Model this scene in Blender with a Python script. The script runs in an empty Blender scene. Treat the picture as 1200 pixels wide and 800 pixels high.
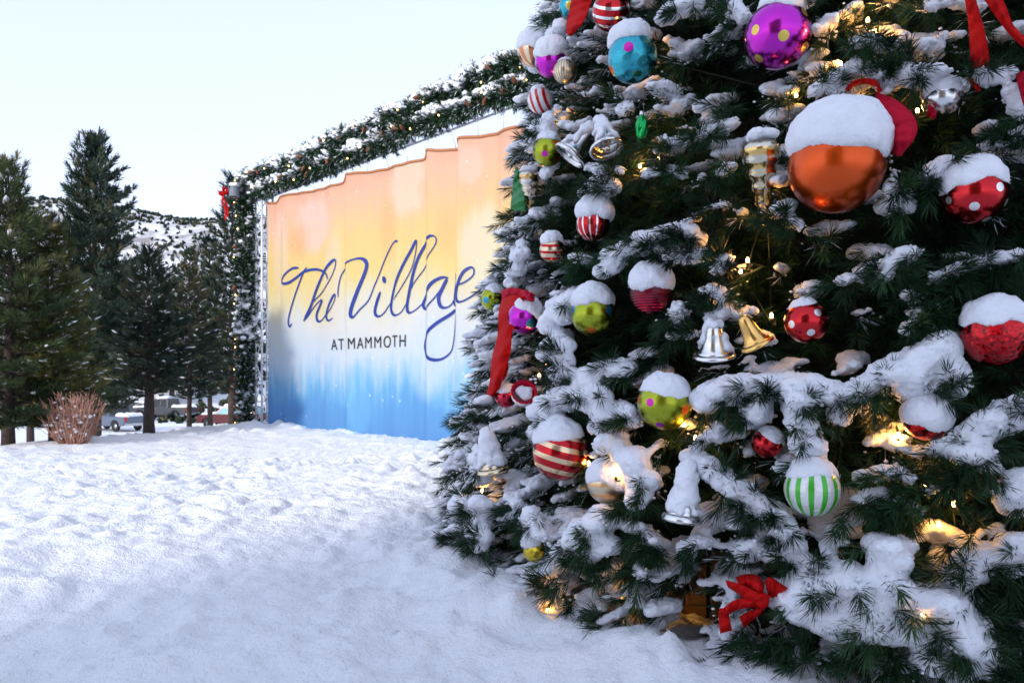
import bpy, bmesh, math, random
import numpy as np
from mathutils import Vector, Matrix, Euler
R_ = math.radians
S = bpy.context.scene
COL = S.collection
F, HZ, EYE = 900.0, 445.0, 1.2          # focal length and horizon of the picture in its 1200-pixel width, eye height in metres

def pt(px, py, D):
    """point of the place seen at a picture position, D metres in front of the camera"""
    return np.array([(px - 600.0) / F * D, D, EYE + (HZ - py) / F * D])
def gdist(py, z=0.0):
    return (EYE - z) * F / (py - HZ)

# ------------------------------------------------------------------ noise
def _h(i, j, k, s):
    n = (i * 374761393 + j * 668265263 + k * 2147483647 + s * 974634777) & 0xFFFFFFFF
    n = ((n ^ (n >> 13)) * 1274126177) & 0xFFFFFFFF
    n = ((n ^ (n >> 16)) * 2246822519) & 0xFFFFFFFF
    return ((n ^ (n >> 15)) & 0xFFFFFF) / float(0xFFFFFF)
def vn3(x, y, z, s=0):
    x, y, z = np.broadcast_arrays(np.asarray(x, float), np.asarray(y, float), np.asarray(z, float))
    xi, yi, zi = np.floor(x).astype(np.int64), np.floor(y).astype(np.int64), np.floor(z).astype(np.int64)
    fx, fy, fz = x - xi, y - yi, z - zi
    fx, fy, fz = [f * f * f * (f * (f * 6 - 15) + 10) for f in (fx, fy, fz)]
    r = 0
    for a in (0, 1):
        for b in (0, 1):
            for c in (0, 1):
                w = (fx if a else 1 - fx) * (fy if b else 1 - fy) * (fz if c else 1 - fz)
                r = r + w * _h(xi + a, yi + b, zi + c, s)
    return r * 2 - 1
def fbm(x, y, z=0.0, o=4, s=0):
    r, a, f = 0, 1.0, 1.0
    for k in range(o):
        r = r + a * vn3(np.asarray(x) * f, np.asarray(y) * f, np.asarray(z) * f, s + k * 17)
        a *= .5; f *= 2.03
    return r
def sstep(a, b, x):
    t = np.clip((np.asarray(x, float) - a) / (b - a), 0, 1)
    return t * t * (3 - 2 * t)

# ------------------------------------------------------------------ objects
def link(o, parent=None, mat=None):
    COL.objects.link(o)
    if parent is not None: o.parent = parent
    if mat is not None: o.data.materials.append(mat)
    return o
def mesh_np(name, V, Q, mat=None, parent=None, smooth=True, attr=None, loc=None):
    """V (n,3); Q int array (m,3) or (m,4), or a list of such arrays"""
    me = bpy.data.meshes.new(name)
    V = np.asarray(V, np.float32)
    Qs = [np.asarray(q, np.int32) for q in (Q if isinstance(Q, list) else [Q]) if len(q)]
    me.vertices.add(len(V)); me.vertices.foreach_set('co', V.ravel())
    nl = sum(q.size for q in Qs); nf = sum(len(q) for q in Qs)
    me.loops.add(nl); me.polygons.add(nf)
    me.loops.foreach_set('vertex_index', np.concatenate([q.ravel() for q in Qs]))
    st, k = [], 0
    for q in Qs:
        st.append(k + np.arange(len(q), dtype=np.int32) * q.shape[1]); k += q.size
    me.polygons.foreach_set('loop_start', np.concatenate(st).astype(np.int32))
    me.polygons.foreach_set('use_smooth', np.full(nf, smooth))
    if attr is not None:
        for nm, a in attr.items():
            at = me.attributes.new(nm, 'FLOAT', 'POINT'); at.data.foreach_set('value', np.asarray(a, np.float32))
    me.update(calc_edges=True); me.validate(verbose=False)
    o = bpy.data.objects.new(name, me)
    if loc is not None: o.location = loc
    return link(o, parent, mat)
def tag(o, label=None, cat=None, group=None, kind=None):
    if label: o['label'] = label
    if cat: o['category'] = cat
    if group: o['group'] = group
    if kind: o['kind'] = kind
    return o
def thing(name, label, cat, loc=(0, 0, 0), rotz=0.0, group=None):
    o = bpy.data.objects.new(name, None); COL.objects.link(o)
    o.empty_display_size = .1
    o.location = loc; o.rotation_euler = (0, 0, rotz)
    return tag(o, label, cat, group)
class MB:
    """collects pieces into one mesh"""
    def __init__(s): s.v, s.f, s.n = [], [], 0
    def add(s, V, Fs):
        s.v.append(np.asarray(V, float))
        for q in (Fs if isinstance(Fs, list) else [Fs]):
            if len(q): s.f.append(np.asarray(q, int) + s.n)
        s.n += len(V)
    def tube(s, P, r, n=6, cap=True):
        P = np.asarray(P, float); m = len(P)
        r = np.full(m, r) if np.isscalar(r) else np.asarray(r, float)
        T = np.gradient(P, axis=0); T /= np.linalg.norm(T, axis=1)[:, None] + 1e-9
        up = np.array([0, 0, 1.0]) if abs(T[0][2]) < .9 else np.array([1.0, 0, 0])
        V = []
        for i in range(m):
            a = np.cross(T[i], up); a /= np.linalg.norm(a) + 1e-9
            b = np.cross(a, T[i])
            th = np.arange(n) * 2 * np.pi / n
            V.append(P[i] + r[i] * (np.cos(th)[:, None] * a + np.sin(th)[:, None] * b))
        V = np.concatenate(V)
        i, j = np.meshgrid(np.arange(m - 1), np.arange(n), indexing='ij')
        q = np.stack([i * n + j, i * n + (j + 1) % n, (i + 1) * n + (j + 1) % n, (i + 1) * n + j], -1).reshape(-1, 4)
        fs = [q]
        if cap:
            V = np.vstack([V, P[0], P[-1]]); k = len(V)
            jj = np.arange(n)
            fs += [np.stack([(jj + 1) % n, jj, np.full(n, k - 2)], -1), np.stack([(m - 1) * n + jj, (m - 1) * n + (jj + 1) % n, np.full(n, k - 1)], -1)]
        s.add(V, fs)
    def box(s, lo, hi, M=None):
        x0, y0, z0 = lo; x1, y1, z1 = hi
        V = np.array([[x0, y0, z0], [x1, y0, z0], [x1, y1, z0], [x0, y1, z0], [x0, y0, z1], [x1, y0, z1], [x1, y1, z1], [x0, y1, z1]], float)
        if M is not None: V = (np.array(M)[:3, :3] @ V.T).T + np.array(M)[:3, 3]
        s.add(V, np.array([[0, 3, 2, 1], [4, 5, 6, 7], [0, 1, 5, 4], [1, 2, 6, 5], [2, 3, 7, 6], [3, 0, 4, 7]]))
    def build(s, name, mat=None, parent=None, smooth=True, loc=None, attr=None):
        by = {}
        for q in s.f: by.setdefault(q.shape[1], []).append(q)
        return mesh_np(name, np.concatenate(s.v), [np.concatenate(q) for q in by.values()], mat, parent, smooth, attr, loc)
def ico(sub):
    bm = bmesh.new(); bmesh.ops.create_icosphere(bm, subdivisions=sub, radius=1)
    V = np.array([v.co[:] for v in bm.verts]); Fc = np.array([[v.index for v in f.verts] for f in bm.faces]); bm.free()
    return V, Fc
ICO = {k: ico(k) for k in (1, 2, 3)}
def blobs(C, Rad, sub=2):
    """one spheroid per row of C; Rad (n,) or (n,3)"""
    V0, F0 = ICO[sub]
    C = np.asarray(C, float); Rad = np.asarray(Rad, float)
    if Rad.ndim == 1: Rad = Rad[:, None]
    V = (C[:, None, :] + V0[None] * Rad[:, None, :]).reshape(-1, 3)
    Fc = (F0[None] + (np.arange(len(C)) * len(V0))[:, None, None]).reshape(-1, 3)
    return V, Fc
def remesh(name, V, Fc, vox, mat, parent, smooth_it=4, disp=0.0, dscale=.1, loc=None):
    """union of lumps as one closed skin"""
    o = mesh_np(name + '_raw', V, Fc)
    m = o.modifiers.new('r', 'REMESH'); m.mode = 'VOXEL'; m.voxel_size = vox; m.use_smooth_shade = True
    if smooth_it:
        m = o.modifiers.new('s', 'SMOOTH'); m.iterations = smooth_it; m.factor = .5
    dg = bpy.context.evaluated_depsgraph_get()
    me = bpy.data.meshes.new_from_object(o.evaluated_get(dg)); me.name = name
    old = o.data; bpy.data.objects.remove(o); bpy.data.meshes.remove(old)
    n = len(me.vertices); co = np.empty(n * 3, np.float32); me.vertices.foreach_get('co', co); co = co.reshape(-1, 3)
    if disp:
        no = np.empty(n * 3, np.float32); me.vertices.foreach_get('normal', no); no = no.reshape(-1, 3)
        d = fbm(co[:, 0] / dscale, co[:, 1] / dscale, co[:, 2] / dscale, 3, 5) * disp
        co = co + no * d[:, None]
    me.vertices.foreach_set('co', co.astype(np.float32).ravel())
    me.polygons.foreach_set('use_smooth', np.ones(len(me.polygons), bool)); me.update()
    o = bpy.data.objects.new(name, me); me.materials.clear()
    if loc is not None: o.location = loc
    return link(o, parent, mat)
def lathe(prof, n=40, ribs=0, ribamp=0.0):
    """prof: (r, z) pairs from top to bottom; turned about z"""
    prof = np.asarray(prof, float); m = len(prof); th = np.arange(n) * 2 * np.pi / n
    rr = prof[:, 0][:, None] * (1 + (ribamp * np.cos(th * ribs))[None] if ribs else np.ones((1, n)))
    V = np.stack([rr * np.cos(th), rr * np.sin(th), np.repeat(prof[:, 1][:, None], n, 1)], -1).reshape(-1, 3)
    i, j = np.meshgrid(np.arange(m - 1), np.arange(n), indexing='ij')
    q = np.stack([i * n + j, (i + 1) * n + j, (i + 1) * n + (j + 1) % n, i * n + (j + 1) % n], -1).reshape(-1, 4)
    return V, q
def rot_to(d):
    """matrix (3x3) taking +z to d"""
    return np.array(Vector((0, 0, 1)).rotation_difference(Vector(d)).to_matrix())
def cat_rom(P, n):
    P = np.asarray(P, float)
    Q = np.vstack([2 * P[0] - P[1], P, 2 * P[-1] - P[-2]]); out = []
    for i in range(1, len(Q) - 2):
        for k in range(n):
            t = k / n
            out.append(.5 * ((2 * Q[i]) + (-Q[i - 1] + Q[i + 1]) * t + (2 * Q[i - 1] - 5 * Q[i] + 4 * Q[i + 1] - Q[i + 2]) * t * t + (-Q[i - 1] + 3 * Q[i] - 3 * Q[i + 1] + Q[i + 2]) * t ** 3))
    out.append(Q[-2]); return np.array(out)
def norm(a):
    a = np.asarray(a, float); return a / (np.linalg.norm(a, axis=-1, keepdims=True) + 1e-12)

# ------------------------------------------------------------------ materials
def srgb(r, g, b):
    return tuple(((c / 255) / 12.92 if c / 255 < .04045 else ((c / 255 + .055) / 1.055) ** 2.4) for c in (r, g, b)) + (1,)
class NT:
    def __init__(s, name):
        s.m = bpy.data.materials.new(name); s.m.use_nodes = True
        s.t = s.m.node_tree; s.b = s.t.nodes['Principled BSDF']
    def n(s, ty, **kw):
        o = s.t.nodes.new(ty)
        for k, v in kw.items(): setattr(o, k, v)
        return o
    def l(s, a, b): s.t.links.new(a, b)
    def val(s, sock, v):
        if hasattr(v, 'is_output'): s.l(v, sock)
        else: sock.default_value = v
    def math(s, op, a, b=0.0, c=None, clamp=False):
        o = s.n('ShaderNodeMath', operation=op, use_clamp=clamp)
        s.val(o.inputs[0], a); s.val(o.inputs[1], b)
        if c is not None: s.val(o.inputs[2], c)
        return o.outputs[0]
    def mix(s, f, a, b, blend='MIX'):
        o = s.n('ShaderNodeMix', data_type='RGBA', blend_type=blend)
        s.val(o.inputs[0], f); s.val(o.inputs[6], a); s.val(o.inputs[7], b)
        return o.outputs[2]
    def coord(s, which='Object'):
        return s.n('ShaderNodeTexCoord').outputs[which]
    def noise(s, scale, detail=3.0, rough=.55, vec=None, out='Fac'):
        o = s.n('ShaderNodeTexNoise'); o.inputs['Scale'].default_value = scale
        o.inputs['Detail'].default_value = detail; o.inputs['Roughness'].default_value = rough
        if vec is not None: s.l(vec, o.inputs['Vector'])
        return o.outputs[out]
    def ramp(s, f, stops, interp='LINEAR'):
        o = s.n('ShaderNodeValToRGB'); s.val(o.inputs[0], f); e = o.color_ramp; e.interpolation = interp
        while len(e.elements) < len(stops): e.elements.new(.5)
        for el, (p, c) in zip(e.elements, stops): el.position = p; el.color = c
        return o.outputs[0]
    def bump(s, h, strength, dist):
        o = s.n('ShaderNodeBump'); o.inputs['Strength'].default_value = strength; o.inputs['Distance'].default_value = dist
        s.l(h, o.inputs['Height']); s.l(o.outputs[0], s.b.inputs['Normal'])
    def mapping(s, vec, scale=(1, 1, 1), loc=(0, 0, 0)):
        o = s.n('ShaderNodeMapping'); s.l(vec, o.inputs[0]); o.inputs['Scale'].default_value = scale; o.inputs['Location'].default_value = loc
        return o.outputs[0]
    def set(s, **kw):
        for k, v in kw.items(): s.val(s.b.inputs[k.replace('_', ' ')], v)
        return s
def simple(name, col, rough=.5, metal=0.0, var=0.0, vscale=8.0, bump=0.0, bscale=60.0, bdist=.003, **kw):
    t = NT(name); t.set(Roughness=rough, Metallic=metal, **kw)
    if var:
        f = t.noise(vscale, 4, .6, t.coord())
        lo = tuple(c * (1 - var) for c in col[:3]) + (1,); hi = tuple(min(1, c * (1 + var)) for c in col[:3]) + (1,)
        t.set(Base_Color=t.ramp(f, [(.3, lo), (.7, hi)]))
    else: t.set(Base_Color=col)
    if 'cloth' in name: t.b.inputs['Specular IOR Level'].default_value = .12
    if bump: t.bump(t.noise(bscale, 4, .6, t.coord()), bump, bdist)
    return t.m
def snow_mat(name, s1, s2, d1, base=(.85, .88, .935, 1), sparkle=False):
    t = NT(name)
    c = t.coord(); a = t.noise(s1, 5, .6, c); b = t.noise(s2, 3, .6, c)
    h = t.math('MULTIPLY_ADD', a, 1.0, t.math('MULTIPLY', b, .35))
    t.bump(h, 1.0, d1)
    f = t.noise(s1 * .22, 3, .5, c)
    t.set(Base_Color=t.mix(f, tuple(x * .965 for x in base[:3]) + (1,), tuple(min(.96, x * 1.03) for x in base[:3]) + (1,)), Roughness=.62)
    t.b.inputs['Specular IOR Level'].default_value = .25
    return t.m
MT = {}
MT['snow'] = snow_mat('fresh_snow', 55, 260, .008)
MT['ground_snow'] = snow_mat('trodden_snow', 24, 110, .026, base=(.88, .905, .94, 1))
MT['far_snow'] = snow_mat('far_snow', .6, 4, .3, base=(.84, .865, .90, 1))
def bare_slope(m):
    """thin snow on the far bank: dry earth and grass show through"""
    t = NT.__new__(NT); t.m = m; t.t = m.node_tree; t.b = t.t.nodes['Principled BSDF']
    co = t.coord(); sx = t.n('ShaderNodeSeparateXYZ'); t.l(co, sx.inputs[0])
    far = t.math('MULTIPLY_ADD', sx.outputs[1], 1 / 45, -78 / 45, clamp=True)
    f = t.math('MULTIPLY', far, t.ramp(t.noise(.16, 6, .7, co), [(.40, (0, 0, 0, 1)), (.62, (.85, .85, .85, 1))]))
    old = t.b.inputs['Base Color'].links[0].from_socket
    t.set(Base_Color=t.mix(f, old, (.17, .14, .125, 1)))
bare_slope(MT['ground_snow'])
def needle_mat(name, dark, light, warm=None, rough=.45, frost=False):
    t = NT(name)
    a = t.n('ShaderNodeAttribute', attribute_name='tone').outputs['Fac']
    st = [(0, dark + (1,)), (.7, light + (1,))]
    if warm: st.append((.93, warm + (1,)))
    if frost: st += [(.955, warm + (1,)), (.97, (.74, .80, .86, 1))]
    t.set(Base_Color=t.ramp(a, st), Roughness=rough); t.b.inputs['Specular IOR Level'].default_value = .2
    return t.m
MT['needle'] = needle_mat('garland_needles', (.003, .012, .006), (.020, .062, .023), (.045, .10, .032), frost=True)
MT['pine_a'] = needle_mat('olive_pine_needles', (.022, .04, .018), (.085, .11, .042), (.16, .14, .06))
MT['pine_b'] = needle_mat('dark_pine_needles', (.012, .026, .02), (.05, .075, .046), (.11, .10, .05))
MT['pine_c'] = needle_mat('yellow_pine_needles', (.05, .062, .016), (.16, .16, .045), (.25, .18, .07))
MT['bark'] = simple('pine_bark', (.05, .034, .027, 1), .9, var=.5, vscale=6, bump=1, bscale=18, bdist=.02)
MT['wire'] = simple('green_branch_wire', (.02, .03, .015, 1), .7)
MT['wood'] = simple('plank_wood', (.07, .032, .014, 1), .7, var=.35, vscale=9, bump=.5)
MT['truss'] = simple('galvanised_truss', (.70, .72, .75, 1), .4, .25, var=.12)
MT['silver'] = simple('silver_plastic', (.75, .75, .73, 1), .2, 1.0, var=.06)
MT['champagne'] = simple('champagne_plastic', (.70, .60, .40, 1), .22, 1.0, var=.1)
MT['gold'] = simple('gold_plastic', (.85, .52, .16, 1), .2, 1.0, var=.06)
MT['bellin'] = simple('bell_inside', (.05, .045, .04, 1), .5, .5)
MT['velvet'] = simple('red_ribbon_cloth', (.46, .004, .004, 1), .75, var=.15, vscale=30, bump=.3, bscale=400, bdist=.001)
MT['velvet_pink'] = simple('crimson_ribbon_cloth', (.46, .006, .028, 1), .7, var=.15, vscale=30)
MT['green_ribbon'] = simple('green_ribbon_cloth', (.01, .17, .035, 1), .5, var=.15, vscale=30)
MT['twig'] = simple('red_twig_bark', (.40, .21, .155, 1), .8, var=.45, vscale=4)
MT['cone'] = simple('pine_cone', (.17, .065, .03, 1), .7, var=.4, vscale=30)
MT['rubber'] = simple('tyre_rubber', (.015, .015, .016, 1), .8)
MT['rim'] = simple('alloy', (.45, .46, .48, 1), .35, .9)
MT['glass'] = simple('dark_car_glass', (.02, .025, .03, 1), .08)
MT['teal_glass'] = simple('teal_car_glass', (.10, .30, .34, 1), .08)  # car glass with a plain teal base colour
MT['lamp_red'] = simple('tail_lamp', (.45, .02, .02, 1), .25)
MT['lamp_clear'] = simple('head_lamp', (.7, .72, .74, 1), .15)
MT['lampcan'] = simple('lamp_can', (.16, .18, .21, 1), .5, .3)
MT['shade_frame'] = simple('inner_shade_frame', (.004, .008, .006, 1), .95)  # near-black colour stands in for deep shade between the boughs
def emit(name, col, strength):
    t = NT(name); t.set(Base_Color=col, Roughness=.4, Emission_Color=col, Emission_Strength=strength); return t.m
MT['bulb'] = emit('warm_bulb', (1.0, .55, .16, 1), 7.0)
MT['bulb_dim'] = emit('warm_bulb_small', (1.0, .55, .16, 1), 2.2)

# ------------------------------------------------------------------ tufts of needles
def brush(P, A, L, per, nl, w, rng, spread=(.5, 1.0), tipfan=.35, up=0.0, laden=None):
    """bottle-brush shoots: P base, A unit axis, L shoot length, per needles each, nl needle length, w needle width -> V, Q, tone"""
    N = len(P); P = np.repeat(P, per, 0); A = np.repeat(A, per, 0)
    L = np.repeat(np.broadcast_to(L, (N,)), per); nl = np.repeat(np.broadcast_to(nl, (N,)), per) * rng.uniform(.75, 1.15, N * per)
    s = rng.random(N * per) ** .8
    r = norm(rng.normal(size=(N * per, 3))); r = norm(r - A * (r * A).sum(1)[:, None])
    ang = rng.uniform(spread[0], spread[1], N * per) * (1 - tipfan * s)
    d = A * np.cos(ang)[:, None] + r * np.sin(ang)[:, None]; d[:, 2] += up
    if laden is not None:                                   # needles pressed down under lying snow
        ld = np.repeat(laden, per); hi = ld & (d[:, 2] > .12) & (rng.random(N * per) < .85); d[hi, 2] = -.25 * d[hi, 2] + .05
    d = norm(d)
    b = P + A * (s * L)[:, None]
    side = norm(np.cross(d, norm(rng.normal(size=(N * per, 3))))) * (w * .5)
    mid = b + d * (nl * .55)[:, None] ; mid[:, 2] -= nl * .01
    tip = b + d * nl[:, None]; tip[:, 2] -= nl * .05
    V = np.stack([b - side * .6, b + side * .6, mid + side, tip, mid - side], 1).reshape(-1, 3)
    k = np.arange(N * per)[:, None] * 5
    Q = k + np.array([[0, 1, 2, 4]]); T = k + np.array([[4, 2, 3]])
    return V, Q, T
# ------------------------------------------------------------------ ground
EDGE_P = np.array([-9.3, 14.0]); EDGE_D = norm(np.array([1.75, 4.6])); EDGE_N = np.array([-EDGE_D[1], EDGE_D[0]])
def ground_z(x, y, fine=True):
    x = np.asarray(x, float); y = np.asarray(y, float)
    d1 = (x - EDGE_P[0]) * EDGE_N[0] + (y - EDGE_P[1]) * EDGE_N[1]
    d2 = y - 21.5 + .15 * x
    d = np.log(np.exp(np.clip(d1, -40, 40) * .8) + np.exp(np.clip(d2, -40, 40) * .8)) / .8
    z = -2.0 * sstep(-.3, 26, d) - .35 * sstep(0, 3, d)
    bank = sstep(66, 215, y - .1 * (x + 20)) * 50 * (1.0 + .0022 * np.clip(-98 - x, -60, 0)) * (1 + .10 * vn3(x / 40, y / 40, 0, 3))
    z = z + np.where(y > 60, bank, 0) + .35 * sstep(40, 70, y) * vn3(x / 9, y / 9, 0, 4) * sstep(60, 75, y) * 2
    # the crest that runs from lower left towards the tree, falling off to the near side
    a, b = np.array([-2.95, 4.45]), np.array([-.4, 8.2]); t = norm(b - a); n = np.array([t[1], -t[0]])
    q = (x - a[0]) * n[0] + (y - a[1]) * n[1]
    along = (x - a[0]) * t[0] + (y - a[1]) * t[1]
    z = z + .27 * np.where(q > 0, np.exp(-(q / 1.6) ** 2), np.exp(-(q / 4.2) ** 2)) * sstep(-6, -1, along) * sstep(6.5, 3.5, along)
    # ploughed berm along the edge of the snow field and before the banner
    z = z + .05 * np.exp(-((d + 1.2) / 1.3) ** 2) * (1 + .8 * fbm(x / .9, y / .9, 0, 3, 8))
    # snow heaped against the skirt of the tree
    rt = np.hypot(x - TC[0], y - TC[1]); z = z + .10 * np.exp(-((rt - 3.85) / .42) ** 2) * (1 + .7 * fbm(x / .5, y / .5, 0, 2, 12)) * sstep(5, 2.8, np.abs(y - 6))
    if fine:
        near = sstep(40, 15, y) * (1 - .15 * sstep(.1, .7, q) * sstep(6.5, 3.5, along))
        z = z + near * (.022 * fbm(x / 1.1, y / 1.1, 0, 3, 1) + .016 * fbm(x / .30, y / .34, 0, 3, 2) + .015 * fbm(x / .10, y / .11, 0, 3, 15))
        # footprints and clods
        r = 1 - np.abs(fbm(x / .23, y / .23, 0, 3, 21)); rough = sstep(-.5, .5, fbm(x / 1.7, y / 1.7, 0, 2, 33))
        z = z + near * (.012 + .032 * rough) * (r ** 3 - .3)
        lump = np.maximum(0, vn3(x / .16, y / .16, 0, 41) - .42)
        z = z + near * .085 * lump * (.35 + rough)
        bz = np.exp(-((d2 + 3.0) / 2.4) ** 2) * sstep(-9, -6, x)
        z = z + bz * (.06 + .10 * np.maximum(0, fbm(x / .38, y / .38, 0, 3, 55)))
    return z
TC = np.array([3.15, 6.04]); TR0, TSL = 3.70, .223           # the decorated tree: centre, skirt radius, taper
def axis(segs):
    return np.concatenate([np.arange(a, b, st) for a, b, st in segs])
gx = axis([(-700, -200, 60), (-200, -60, 8), (-60, -20, 1.2), (-20, -9, .14), (-9, -4, .06), (-4, 1.6, .03), (1.6, 4, .08), (4, 10, .35), (10, 40, 3), (40, 200, 16), (200, 701, 60)])
gy = axis([(-300, -20, 28), (-20, 1.5, 1.2), (1.5, 3, .08), (3, 7, .028), (7, 12, .042), (12, 24, .09), (24, 60, .9), (60, 260, 3.5), (260, 800, 45)])
X, Y = np.meshgrid(gx, gy); Z = ground_z(X, Y)
V = np.stack([X, Y, Z], -1).reshape(-1, 3); nx, ny = len(gx), len(gy)
i, j = np.meshgrid(np.arange(ny - 1), np.arange(nx - 1), indexing='ij')
Q = np.stack([i * nx + j, i * nx + j + 1, (i + 1) * nx + j + 1, (i + 1) * nx + j], -1).reshape(-1, 4)
tag(mesh_np('snowy_ground', V, Q, MT['ground_snow']), 'trodden white snow field falling away to a car park and rising to a far hillside', 'ground', kind='structure')

# scrub on the far hillside
rng = np.random.default_rng(5)
hx = rng.uniform(-190, 30, 17000); hy = 62 + 173 * rng.random(17000) ** 1.25
keep = vn3(hx / 9, hy / 9, 0, 9) + rng.uniform(-.7, .7, 17000) > -.3
hx, hy = hx[keep], hy[keep]; hz = ground_z(hx, hy, False)
sc = rng.uniform(.3, .95, len(hx)) * (.55 + .45 * (hy - 62) / 170)
P = np.stack([hx, hy, hz - .1 * sc], 1); per = 14
AX = norm(np.stack([rng.normal(0, .3, len(P)), rng.normal(0, .3, len(P)), np.ones(len(P))], 1))
V, Qq, T = brush(P, AX, .7 * sc, per, 1.0 * sc, .42, rng, (.4, 1.3))
tone = np.repeat(rng.random(len(P)), per * 5)
tag(mesh_np('hillside_scrub', V, [Qq, T], MT['pine_b'], attr={'tone': tone}, smooth=False), 'dark scrub dotted over the far snowy hillside', 'scrub', kind='stuff')

# ------------------------------------------------------------------ pines
def pine(px, by, D, topy, label, mat, rmax, cb, seed, nl=.17, nw=.014, nlimb=70, per=16, prof=.8, trunk_r=.10, lean=0.0, snow=60, tuft_step=.13, group='pines behind the snow field', name='pine_tree', upt=.35, z0=None):
    rng = np.random.default_rng(seed); rnd = random.Random(seed)
    base = pt(px, by, D) if z0 is None else np.array([(px - 600) / F * D, D, z0])
    base[2] = float(ground_z(base[0], base[1], False)) - .05
    h = EYE + (HZ - topy) / F * D - base[2]
    root = thing(name, label, 'pine tree', base, 0, group)
    mb = MB(); k = 12
    tz = np.linspace(0, h * .97, k)
    tp = np.stack([lean * (tz / h) ** 2 + .03 * h * .15 * vn3(tz / h * 3, seed, 0), .02 * vn3(tz * .7, seed + 9, 0), tz], 1); tp[0, :2] = 0
    mb.tube(tp, trunk_r * (1 - .93 * (tz / h) ** .9), 9)
    TP, TA, TL, SP = [], [], [], []
    ga = rnd.random() * 6
    for i in range(nlimb):
        t = cb + (1 - cb) * ((i + rnd.random()) / nlimb)
        z = t * h; q = (t - cb) / (1 - cb)
        L = rmax * (min(1, (q + .03) / .16) ** .5) * ((1 - q) ** prof * .97 + .05) * rnd.uniform(.55, 1.12)
        ga += 2.399 + rnd.uniform(-.5, .5)
        st = np.array([np.interp(z, tz, tp[:, 0]), np.interp(z, tz, tp[:, 1]), z])
        el = rnd.uniform(-.22, .12) + .85 * q ** 2
        u = np.linspace(0, 1, 5); dirx, diry = math.cos(ga), math.sin(ga)
        lp = np.stack([st[0] + dirx * L * u * math.cos(el), st[1] + diry * L * u * math.cos(el), z + L * u * math.sin(el) + upt * L * u ** 2.4 * .5], 1)
        mb.tube(lp, np.linspace(max(.008, trunk_r * .28 * (1 - q)), .004, 5), 4)
        n = max(2, int(L / tuft_step))
        for s in np.linspace(.28, 1, n):
            b = np.array([np.interp(s, u, lp[:, c]) for c in range(3)])
            tan = norm(lp[4] - lp[2])
            for sd in ((-1, 1, 0) if s < .97 else (0,)):
                lat = np.array([-diry, dirx, 0]) * sd
                a = norm(tan * .8 + lat * rnd.uniform(.5, 1.0) + np.array([rnd.gauss(0, .2), rnd.gauss(0, .2), upt + rnd.gauss(0, .2)]))
                off = lat * L * .28 * (1.05 - s) * rnd.uniform(.3, 1.1)
                TP.append(b + off); TA.append(a); TL.append(rnd.uniform(.5, 1.1)); SP.append(b + off + a * nl * .5)
    TP.append(tp[-1]); TA.append(np.array([0, 0, 1.])); TL.append(1.2)
    TP, TA, TL = np.array(TP), np.array(TA), np.array(TL)
    mb.build('trunk', MT['bark'], root)
    V, Qq, T = brush(TP, TA, TL * nl * .9, per, nl * 1.15, nw, rng, (.25, 1.05), .5, .12)
    tone = np.repeat(np.clip(.45 + .5 * vn3(TP[:, 0] * 1.3, TP[:, 1] * 1.3, TP[:, 2] * 1.3, seed) + rng.normal(0, .16, len(TP)), 0, 1), per * 5)
    mesh_np('crown', V, [Qq, T], mat, root, False, {'tone': tone})
    if snow:
        idx = rng.choice(len(SP), min(snow, len(SP)), replace=False); C = np.array(SP)[idx]
        C[:, 2] += nl * .12
        V, Fc = [], []
        mb2 = MB()
        for c, ii in zip(C, idx):
            V0, F0 = ICO[1]; s = nl * rng.uniform(.10, .42)
            a = TA[ii]; M = np.stack([norm(np.array([a[0], a[1], .35 * a[2]])), norm(np.cross([0, 0, 1], a)), [0, 0, 1]], 1)
            W = V0 * np.array([s * rng.uniform(1, 2.4), s * .7, s * .36]) * (1 + .25 * rng.normal(size=(len(V0), 1)))
            mb2.add(W @ M.T + c, F0)
        mb2.build('snow_dusting', MT['snow'], root)
    return root
G = 'pines behind the snow field'
pine(10, 522, 14.0, 196, 'bushy olive pine at the left edge of the photo, long needles, nearest the snow field', MT['pine_a'], 1.28, .06, 1, nl=.17, nw=.012, nlimb=105, per=26, prof=.62, trunk_r=.12, snow=220, tuft_step=.105)
pine(62, 521, 14.6, 262, 'slim yellow green young pine standing directly behind the bare red shrub', MT['pine_c'], .9, .07, 2, nl=.16, nw=.012, nlimb=80, per=24, prof=.7, trunk_r=.085, snow=240, tuft_step=.115)
pine(112, 500, 42.0, 166, 'tallest dark pine, a pointed crown rising alone above all the other pines', MT['pine_b'], 3.7, .10, 3, nl=.40, nw=.05, nlimb=190, per=20, prof=.58, trunk_r=.32, snow=60, tuft_step=.36)
pine(175, 510, 16.6, 300, 'round topped dark pine with a bare trunk right of the silver pickup', MT['pine_b'], 1.0, .23, 4, nl=.15, nw=.013, nlimb=85, per=22, prof=.5, trunk_r=.13, snow=220, tuft_step=.115)
pine(222, 505, 18.2, 300, 'thin pine with a narrow bare trunk left of the red car', MT['pine_b'], .9, .18, 5, nl=.15, nw=.014, nlimb=75, per=20, prof=.55, trunk_r=.065, snow=180, tuft_step=.12)
pine(272, 503, 21.5, 212, 'tall dark pine rising directly behind the garlanded truss tower with the red bow', MT['pine_b'], 1.05, .14, 6, nl=.19, nw=.018, nlimb=95, per=20, prof=.55, trunk_r=.12, snow=60, tuft_step=.14)
pine(246, 503, 24.0, 284, 'short feathery pine left of the garlanded tower, behind the red car roofline', MT['pine_b'], 1.05, .2, 7, nl=.20, nw=.02, nlimb=75, per=18, prof=.6, trunk_r=.09, snow=160, tuft_step=.15)
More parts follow.
